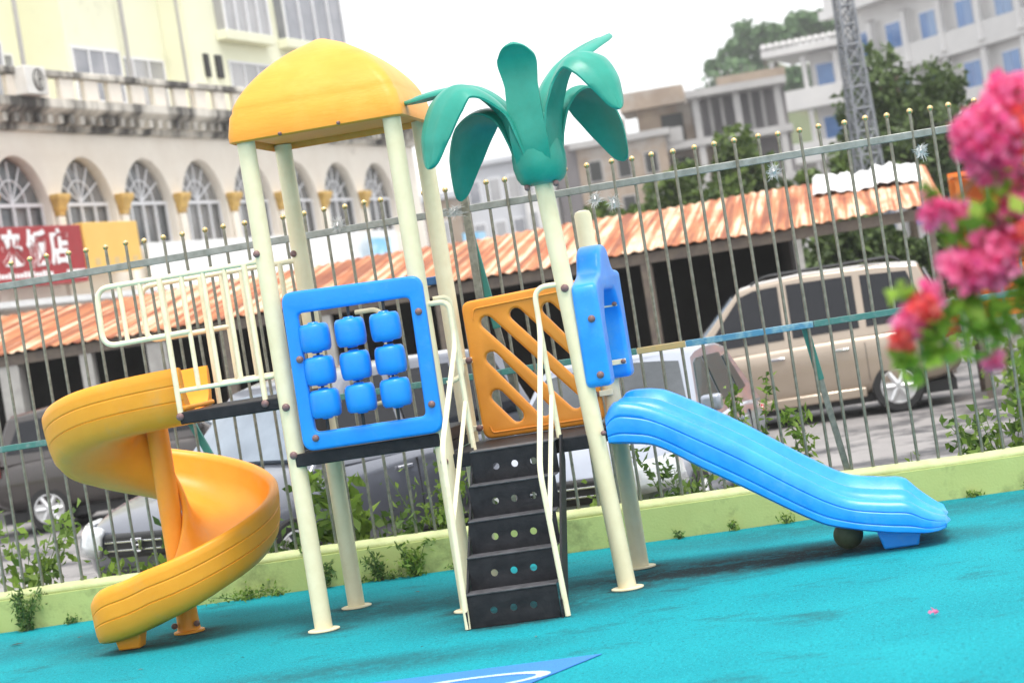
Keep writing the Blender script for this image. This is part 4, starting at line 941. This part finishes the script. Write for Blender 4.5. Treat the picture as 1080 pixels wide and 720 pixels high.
for i, (s0, s1, y, n) in enumerate(((-.55, .9, AY, 2), (1.2, 2.8, AY+.9, 2), (3.4, 5.7, AY-.3, 3), (6.2, 8.7, AY+.1, 3), (11.0, 13.6, AY-.6, 3), (14.6, 17.0, AY-.6, 3), (-4.5, -2.2, AY, 3), (-2.0, -.75, AY, 2))):
    for z in (8.15, 11.0, 13.4):
        if z > 9 and i == 1: continue
        aptwin(s0, s1, z-.2 if z < 9 else z, z+1.1 if z < 9 else z+1.25, y, arc, n)
for (s0, s1) in ((9.6, 9.85), (10.25, 10.6)): MB().box(s0, s1, AY-.66, AY-.602, 8.75+Z0, 9.35+Z0).build('small_window', 'dark', arc)
for (s0, s1, y) in ((10.6, 13.6, AY-.9), (14.4, 18.8, AY-.9)):
    MB().box(s0, s1, y, AY-.602, 9.75+Z0, 10.0+Z0).build('bay_ledge', 'apt', arc, bevel=.02)
    MB().box(s0+.1, s1-.1, y+.06, AY-.602, 10.003+Z0, 11.6+Z0).build('bay_window_box', 'winglass', arc)
    for q in range(5):
        s = s0+.1+(s1-s0-.28)*q/4; MB().box(s, s+.08, y+.01, y+.058, 10.003+Z0, 11.6+Z0).build('bay_mullion', 'frame', arc)
MB().box(1.25, 2.7, AY+.83, AY+.848, 8.1+Z0, 8.55+Z0).build('window_blind', 'curtain', arc)
for s in (1.06, 5.94, 8.95): MB().tube([(s, AY-.42, 7.62+Z0), (s, AY-.42, 15+Z0)], .055, 8).build('drain_pipe', 'concrete', arc, True)
# things on the facade
def on_facade(s, y, z=0): return Vector((-13.237, 33.06, ROAD))+FD*s+Vector((-FD.y, FD.x, 0))*y+Vector((0, 0, z+Z0))
ac = empty('air_conditioner', on_facade(-1.25, -.30, 8.255-.62), fang, 'white air conditioner box on the stained ledge, upper left', 'air conditioner')
MB().box(-.42, .42, -.42, -.10, 0, .60).build('case', 'acwhite', ac, bevel=.02)
MB().lathe([(.24, 0), (.24, .012), (.02, .014)], 24, Matrix.Translation((.10, -.422, .31)) @ Matrix.Rotation(R(90), 4, 'X')).build('fan_grille', 'dark', ac)
for k in range(3): MB().lathe([(.08+.06*k, 0), (.08+.06*k, .02), (.065+.06*k, .02), (.065+.06*k, 0)], 24, Matrix.Translation((.10, -.434, .31)) @ Matrix.Rotation(R(90), 4, 'X')).build('guard_ring', 'acwhite', ac)
sg = empty('shop_sign', on_facade(-5.55, -.62, 0), fang, 'red restaurant sign with large white characters at the left edge', 'sign')
MB().box(-2.2, 5.30, 0, .40, 3.66, 4.88).build('sign_box', 'signred', sg, bevel=.02)
for i, (ch_, sc_) in enumerate((('来', 2.45), ('饭', 3.42), ('店', 4.30))):
    text_mesh('letter', ch_, .78, Matrix.Translation((sc_-.40, -.012, 4.14)) @ Matrix.Rotation(R(90), 4, 'X') @ Matrix.Diagonal((1.0, 1.0, 1, 1)), 'signtxt', sg, .022, .008)
for k in range(16):
    s = 1.6+k*.145; MB().box(s, s+.10, -.010, -.001, 3.83, 3.83+random.choice((.09, .12))).build('print_mark', 'signtxt', sg)
MB().box(4.45, 5.20, -.012, -.001, 3.76, 3.93).build('small_print', 'signtxt', sg)
sy = empty('shop_sign', on_facade(-.15, -.62, 0), fang, 'plain yellow sign beside the red restaurant sign', 'sign')
MB().box(0, 2.4, 0, .40, 3.84, 4.92).build('sign_box', 'signyel', sy, bevel=.02)
for k in range(5): MB().box(.3+k*.42, .3+k*.42+.22, -.008, -.001, 3.98, 4.14).build('print_mark', 'signfaint', sy)
aw = MB(); aw.box(-6, 18.5, -1.2, -.2, 3.28+Z0-.06, 3.34+Z0); aw.box(3.3, 18.5, -.26, -.18, 3.35+Z0, 4.45+Z0)
o = aw.build('white_canopy', 'whitesheet'); o.location = (-13.237, 33.06, ROAD); o.rotation_euler = (0, 0, fang); tag(o, 'white band of shop canopy below the arched windows', 'canopy')
for (s, y, w_, h, lb) in ((15.6, -.6, 1.5, .75, 'pale blue banner on the white canopy left of the roof post'), (18.3, -2.4, 1.9, .55, 'pale blue banner on the shed line between the two roof posts')):
    o = MB().box(0, w_, 0, .04, 0, h).build('banner', 'banner'); o.location = on_facade(s, y, 3.45); o.rotation_euler = (0, 0, fang); tag(o, lb, 'banner', 'pale blue banners under the arches')
MB_ = None

# ------------------------------------------------------------------ distant buildings
wb = empty('white_building', (5.681, 139.57, ROAD), math.atan2(-.861, .509), 'white balconied building with blue windows and columns, upper right', 'building')
zz = -ROAD
MB().box(-3.0, 34, .62, 14, 0, 19.0).build('wall', 'bldgwhite', wb)
for z in (5.6, 9.4, 13.2): MB().box(-3.0, 34, -.05, .61, z-.35+zz, z+zz).build('floor_slab', 'bldgwhite', wb); MB().box(-3.0, 34, -.05, .15, z+.004+zz, z+1.15+zz).build('parapet', 'bldgwhite', wb)
MB().box(-3.6, 34.5, -.7, 14.5, 17.6+zz, 18.2+zz).build('roof_slab', 'bldgwhite', wb); MB().box(-3.3, 34.2, -.4, .2, 18.21+zz, 19.3+zz).build('parapet', 'bldgwhite', wb)
for k in range(9):
    s = -2.6+k*4.2
    for z in (1.8, 5.604, 9.404, 13.204): MB().lathe([(.34, 0), (.26, .2), (.24, 3.3), (.3, 3.36), (.42, 3.43)], 12, Matrix.Translation((s, .0, z+zz))).build('column', 'bldgwhite', wb, True)
    for z in (2.6, 6.6, 10.3, 14.2):
        w_ = MB(); w_.box(s+1.0, s+2.9, .52, .618, z+zz, z+1.95+zz); fo = w_.build('window', 'frame', wb); MB().box(s+1.08, s+1.92, .49, .519, z+.08+zz, z+1.87+zz).build('pane', 'bluewin', fo); MB().box(s+1.98, s+2.82, .49, .519, z+.08+zz, z+1.87+zz).build('pane', 'bluewin', fo)
pv = empty('pavilion_wing', (-.45, 139.2, ROAD), R(-12), 'white open corner wing with columns beside the lattice mast', 'building')
MB().box(2.4, 4.7, 1.3, 8, 0, 15.6).build('wall', 'bldgwhite', pv); MB().box(0, 2.39, 1.3, 8, 0, 8.24).build('wall', 'bldgwhite', pv)
for z in (8.6, 12.2): MB().box(-.1, 4.8, -.2, 1.29, z-.35, z).build('floor_slab', 'bldgwhite', pv); MB().box(-.1, 4.8, -.2, 0, z+.004, z+1.0).build('parapet', 'bldgwhite', pv)
MB().box(-.4, 5.1, -.5, 8.3, 15.65, 16.1).build('roof_slab', 'bldgwhite', pv)
for k in range(12): MB().ball((-.2+k*.46, -.3, 16.35), .26, 8).build('roof_baluster', 'bldgwhite', pv, True)
for x in (.1, 2.3, 4.5):
    for z in (5.1, 8.604, 12.204): MB().lathe([(.22, 0), (.18, .2), (.18, 2.9), (.26, 3.1)], 10, Matrix.Translation((x, 0, z))).build('column', 'bldgwhite', pv, True)
for z in (9.5, 13.1):
    fo = MB().box(2.75, 4.05, 1.22, 1.298, z, z+1.7).build('window', 'frame', pv); MB().box(2.83, 3.97, 1.19, 1.219, z+.08, z+1.62).build('pane', 'bluewin', fo)
mb_ = empty('unfinished_building', (-8.1, 117.3, ROAD), R(3), 'unfinished concrete and tan brick building in the middle distance', 'building')
MB().box(.0, 8.6, 3.2, 10, 0, 12.2).build('brick_wall', 'brick', mb_)
MB().box(-.4, 3.6, .8, 3.19, 0, 5.8).build('brick_wall', 'brick', mb_)
for (x0, x1, y0, z) in ((3.1, 9.0, -.3, 12.2), (.2, 9.0, .2, 9.4), (-1.2, 9.0, -.6, 6.6)): MB().box(x0, x1, y0, 3.19, z, z+.42).build('floor_slab', 'concrete', mb_)
MB().box(-.9, 3.0, 2.2, 9, 12.22, 13.3).build('roof_room', 'brick', mb_)
for x in (.6, 3.6, 6.0, 8.4):
    for (z0, z1) in ((0, 6.59), (7.03, 9.39), (9.83, 12.19)):
        if x < 3 and z0 > 9: continue
        MB().box(x-.2, x+.2, .3, .7, z0, z1).build('column', 'concrete', mb_)
for x in (1.4, 4.2, 6.6): MB().box(x, x+1.3, 3.12, 3.197, 10.0, 11.7).build('opening', 'dark', mb_); MB().box(x, x+1.5, 3.12, 3.197, 7.2, 9.0).build('opening', 'dark', mb_)
ms = Matrix.Translation((-1.2, -.9, 5.5)) @ Matrix.Rotation(R(-5), 4, 'Y'); MB().box(0, 9.6, -.6, .29, -.2, .22, ms).build('sloping_slab', 'concrete', mb_)
for x in (-.8, 1.8, 4.8, 7.2): MB().box(x-.13, x+.13, -1.1, -.85, 0, 5.2+(x+1.2)*.087).build('column', 'concrete', mb_)
for x in (4.4, 5.1, 6.8, 7.5): MB().box(x-.10, x+.10, 1.6, 1.8, 9.83, 12.19).build('column', 'concrete', mb_)
MB().box(3.3, 8.9, 3.05, 3.11, 9.83, 12.19).build('opening', 'bldgdark', mb_); MB().box(4.2, 8.9, 3.05, 3.11, 7.03, 9.39).build('opening', 'bldgdark', mb_); MB().box(-.2, 3.5, .7, .79, 2.6, 5.0).build('opening', 'bldgdark', mb_)
MB().box(.3, 2.6, .15, .35, 9.83, 10.7).build('parapet', 'concrete', mb_); MB().box(5.0, 9.0, -.3, -.1, 12.63, 13.1).build('parapet', 'brick', mb_)
for k in range(14): MB().tube([(3.3+k*.4, .4, 12.62), (3.3+k*.4+random.uniform(-.1, .1), .4, 12.62+random.uniform(.5, 1.2))], .022, 4).build('rebar', 'bldgdark', mb_)
bb = empty('brick_house', (-13.1, 116.5, ROAD), R(2), 'tan brick house with a dark side behind the palm leaves', 'house')
MB().box(1.35, 6.6, 0, 8, 0, 10.3).build('wall', 'brick', bb); MB().box(0, 1.34, .1, 8, 0, 10.7).build('side_wall', 'bldgdark', bb); MB().box(1.0, 6.9, -.3, 8.2, 10.31, 10.7).build('roof_slab', 'concrete', bb)
MB().box(1.2, 6.8, -.1, -.003, 5.0, 5.35).build('floor_band', 'concrete', bb)
for x in (1.9, 3.6, 5.2):
    for z in (5.9, 8.2): fo = MB().box(x, x+.85, -.06, -.003, z, z+1.3).build('window', 'concrete', bb); MB().box(x+.08, x+.77, -.08, -.061, z+.08, z+1.22).build('pane', 'dark', fo)
MB().box(2.4, 4.2, 1, 4, 10.71, 11.8).build('roof_tank_room', 'brick', bb)
gb_ = empty('grey_house', (-18.6, 115.2, ROAD), R(2), 'grey white flat-roofed house between the palm and the left tower', 'house')
MB().box(0, 3.6, 0, 7, 0, 10.2).build('wall', 'bldggrey', gb_); MB().box(3.62, 5.4, -.5, 7, 0, 11.0).build('stair_block', 'bldgwhite', gb_); MB().box(-.2, 3.61, -.3, 7.2, 10.21, 10.5).build('roof_slab', 'bldggrey', gb_)
for z in (3.0, 5.5, 8.0):
    for x in (.4, 1.6, 2.7): fo = MB().box(x, x+.75, -.08, -.003, z, z+1.4).build('window', 'frame', gb_); MB().box(x+.07, x+.68, -.1, -.081, z+.07, z+1.33).build('pane', 'winglass', gb_ if False else fo)
    for x in (3.8, 4.6): fo = MB().box(x, x+.5, -.58, -.503, z+.3, z+1.6).build('window', 'frame', gb_); MB().box(x+.05, x+.45, -.6, -.581, z+.37, z+1.53).build('pane', 'winglass', fo)
ph = empty('pink_house', (-20.9, 114.4, ROAD), R(2), 'low pinkish house just right of the arcaded building', 'house')
MB().box(0, 2.2, 0, 6, 0, 8.6).build('wall', 'brick', ph); MB().box(-.2, 2.25, -.2, 6.2, 8.61, 9.0).build('roof_slab', 'bldggrey', ph)
fo = MB().box(.5, 1.5, -.08, -.003, 6, 7.4).build('window', 'frame', ph); MB().box(.58, 1.42, -.1, -.081, 6.08, 7.32).build('pane', 'winglass', fo)

# lattice mast
lm = empty('lattice_mast', (3.95, 33.7, ROAD), R(20), 'grey steel lattice mast rising behind the shed at the right', 'mast')
HT = 11.5; wbm, wtm = .29, .07
def mw_(z): return wbm+(wtm-wbm)*z/HT
legs = MB(); br = MB()
for sx in (-1, 1):
    for sy_ in (-1, 1): MB().tube([(sx*wbm, sy_*wbm, 0), (sx*wtm, sy_*wtm, HT)], .032, 6).build('leg', 'lattice', lm)
zl = 0; lv = [0]
while zl < HT-.3: zl = min(zl+1.7*mw_(zl)+.12, HT); lv.append(zl)
for a, c in zip(lv, lv[1:]):
    wa, wc = mw_(a), mw_(c)
    for (p, q) in (((-1, -1), (1, -1)), ((1, -1), (1, 1)), ((1, 1), (-1, 1)), ((-1, 1), (-1, -1))):
        br.tube([(p[0]*wa, p[1]*wa, a), (q[0]*wc, q[1]*wc, c)], .018, 5); br.tube([(q[0]*wa, q[1]*wa, a), (p[0]*wc, p[1]*wc, c)], .018, 5)
        br.tube([(p[0]*wc, p[1]*wc, c), (q[0]*wc, q[1]*wc, c)], .022, 5)
br.build('bracing', 'lattice', lm)
for (a, c, lb) in (((4.2, 33.5, 9.9), (16, 26, 9.4), 'upper dark power cable running right from the mast'), ((4.2, 33.5, 3.75), (14, 26, 7.0), 'lower dark power cable in front of the white building')):
    a, c = Vector(a), Vector(c); pts = [a.lerp(c, t/16)+Vector((0, 0, -.9*4*(t/16)*(1-t/16)*.5)) for t in range(17)]
    o = MB().tube(pts, .016, 5).build('power_cable', 'blackplastic'); tag(o, lb, 'cable', 'power cables by the mast')

# ------------------------------------------------------------------ trees
def tree(loc, h, cr, label, leafm, size, n, trunk=.14, group=None, cz=.62, sq=1.0, clumps=16, name='tree'):
    root = empty(name, loc, 0, label, 'tree', group)
    tr = MB(); top = (random.uniform(-.1, .1)*cr, random.uniform(-.1, .1)*cr, h*.78)
    sp = smooth_path([(0, 0, -.05), (random.uniform(-.1, .1), 0, h*.4), top], 5); tr.tube(sp, [trunk*(1-.75*k/len(sp)) for k in range(len(sp))], 8)
    C = []
    for k in range(clumps):
        d = rng.normal(size=3); d /= np.linalg.norm(d); d[2] = abs(d[2])*1.0-.35; q = rng.uniform(.35, .95)
        c = np.array([d[0]*cr*q, d[1]*cr*q, h*cz+d[2]*(h*(1-cz))*q*sq*1.05])
        st_ = sp[min(len(sp)-1, int(len(sp)*.6))]; tr.tube([st_, tuple(np.array(st_)*.4+c*.6+np.array([0, 0, -.05*h])), tuple(c)], [trunk*.4, trunk*.25, trunk*.06], 5)
        rc = cr*rng.uniform(.26, .48); m_ = n//clumps; g_ = rng.normal(size=(m_, 3)); g_ /= np.linalg.norm(g_, axis=1)[:, None]
        C.append(c+g_*(rc*rng.uniform(.25, 1.05, (m_, 1))**.55)*np.array([1, 1, .8]))
    tr.build('trunk', 'bark', root, True)
    C = np.concatenate(C); C[:, 2] = np.maximum(C[:, 2], .1)
    leaf_obj('crown', leaf_arrays(C, size, 1.6), leafm, root)
    return root
tree((4.9, 43.0, ROAD), 8.0, 2.0, 'dense dark green tree right of the lattice mast', 'leaf_dark', .16, 5200, clumps=24, cz=.55)
tree((6.9, 43.5, ROAD), 6.0, 1.4, 'smaller dark tree beside the dense one, behind the pink flowers', 'leaf_dark', .15, 2600)
tree((3.0, 42.0, ROAD), 5.0, 1.0, 'low green tree left of the mast foot', 'leaf_mid', .15, 1900)
tree((-2.1, 41.9, ROAD), 4.7, 1.3, 'bushy green tree behind the rusty roof, left of the unfinished building slabs', 'leaf_mid', .15, 2600)
tree((-.7, 42.3, ROAD), 5.3, 1.2, 'bright green tree behind the rusty roof below the concrete slabs', 'leaf_mid', .15, 2500)
tree((.8, 42.6, ROAD), 5.9, 1.2, 'tallest green tree behind the middle of the rusty roof', 'leaf_mid', .15, 2600)
tree((1.9, 42.5, ROAD), 4.5, 1.0, 'low dark tree behind the roof under the white wing', 'leaf_dark', .15, 1700)
tree((3.2, 28.5, ROAD), 3.0, 1.3, 'dark leafy tree seen under the roof end, behind the beige car', 'leaf_dark', .13, 3600, cz=.5)
tree((4.9, 29.0, ROAD), 2.9, 1.2, 'green leafy tree seen under the roof end, right of the mast foot', 'leaf_dark', .13, 3000, cz=.5)
tree((2.0, 30.5, ROAD), 2.8, 1.1, 'shaded leafy tree beyond the shed post', 'leaf_dark', .13, 2400, cz=.5)
tree((6.6, 20.0, ROAD), 1.9, 1.1, 'light green bushy tree behind the orange stall', 'leaf_weed', .09, 2600, cz=.5)
weed((5.2, 12.6, ROAD), .9, .7, 500, 'green roadside bush right of the beige car', 'leaf_weed', .09, el=1.7, cat='bush', group='bushes beyond the road', stems=12, name='bush')
weed((6.3, 12.9, ROAD), 1.2, .8, 500, 'larger roadside bush at the far right beyond the road', 'leaf_weed', .09, el=1.7, cat='bush', group='bushes beyond the road', stems=12, name='bush')
k = 0
hp = [(-11+i*1.55+random.uniform(-.5, .5), random.uniform(208, 216)) for i in range(24)]+[(-8+i*2.6+random.uniform(-.8, .8), random.uniform(192, 204)) for i in range(12)]
LBH = 'hazy green tree on the wooded hill behind the white building'
for (x, y) in hp:
    h = hill_h(x, y)
    tree((x, y, ROAD-1.6+h), random.uniform(4.8, 6.6), random.uniform(2.1, 3.0), LBH, 'leaf_far', .5, 520, .2, 'trees on the hill', .55, clumps=9)

# ------------------------------------------------------------------ hazy air
hz = MB().box(-420, 420, -70, 440, ROAD-1.2, 62).build('haze', None)
hm = bpy.data.materials.new('haze_air'); hm.use_nodes = True; hn = hm.node_tree
hn.nodes.remove(hn.nodes['Principled BSDF'])
hvn = hn.nodes.new('ShaderNodeVolumePrincipled'); hvn.inputs['Color'].default_value = (.98, .99, 1.0, 1); hvn.inputs['Density'].default_value = .0006; hvn.inputs['Anisotropy'].default_value = .1
hn.links.new(hvn.outputs['Volume'], hn.nodes['Material Output'].inputs['Volume'])
hz.data.materials.append(hm); hz['kind'] = 'stuff'
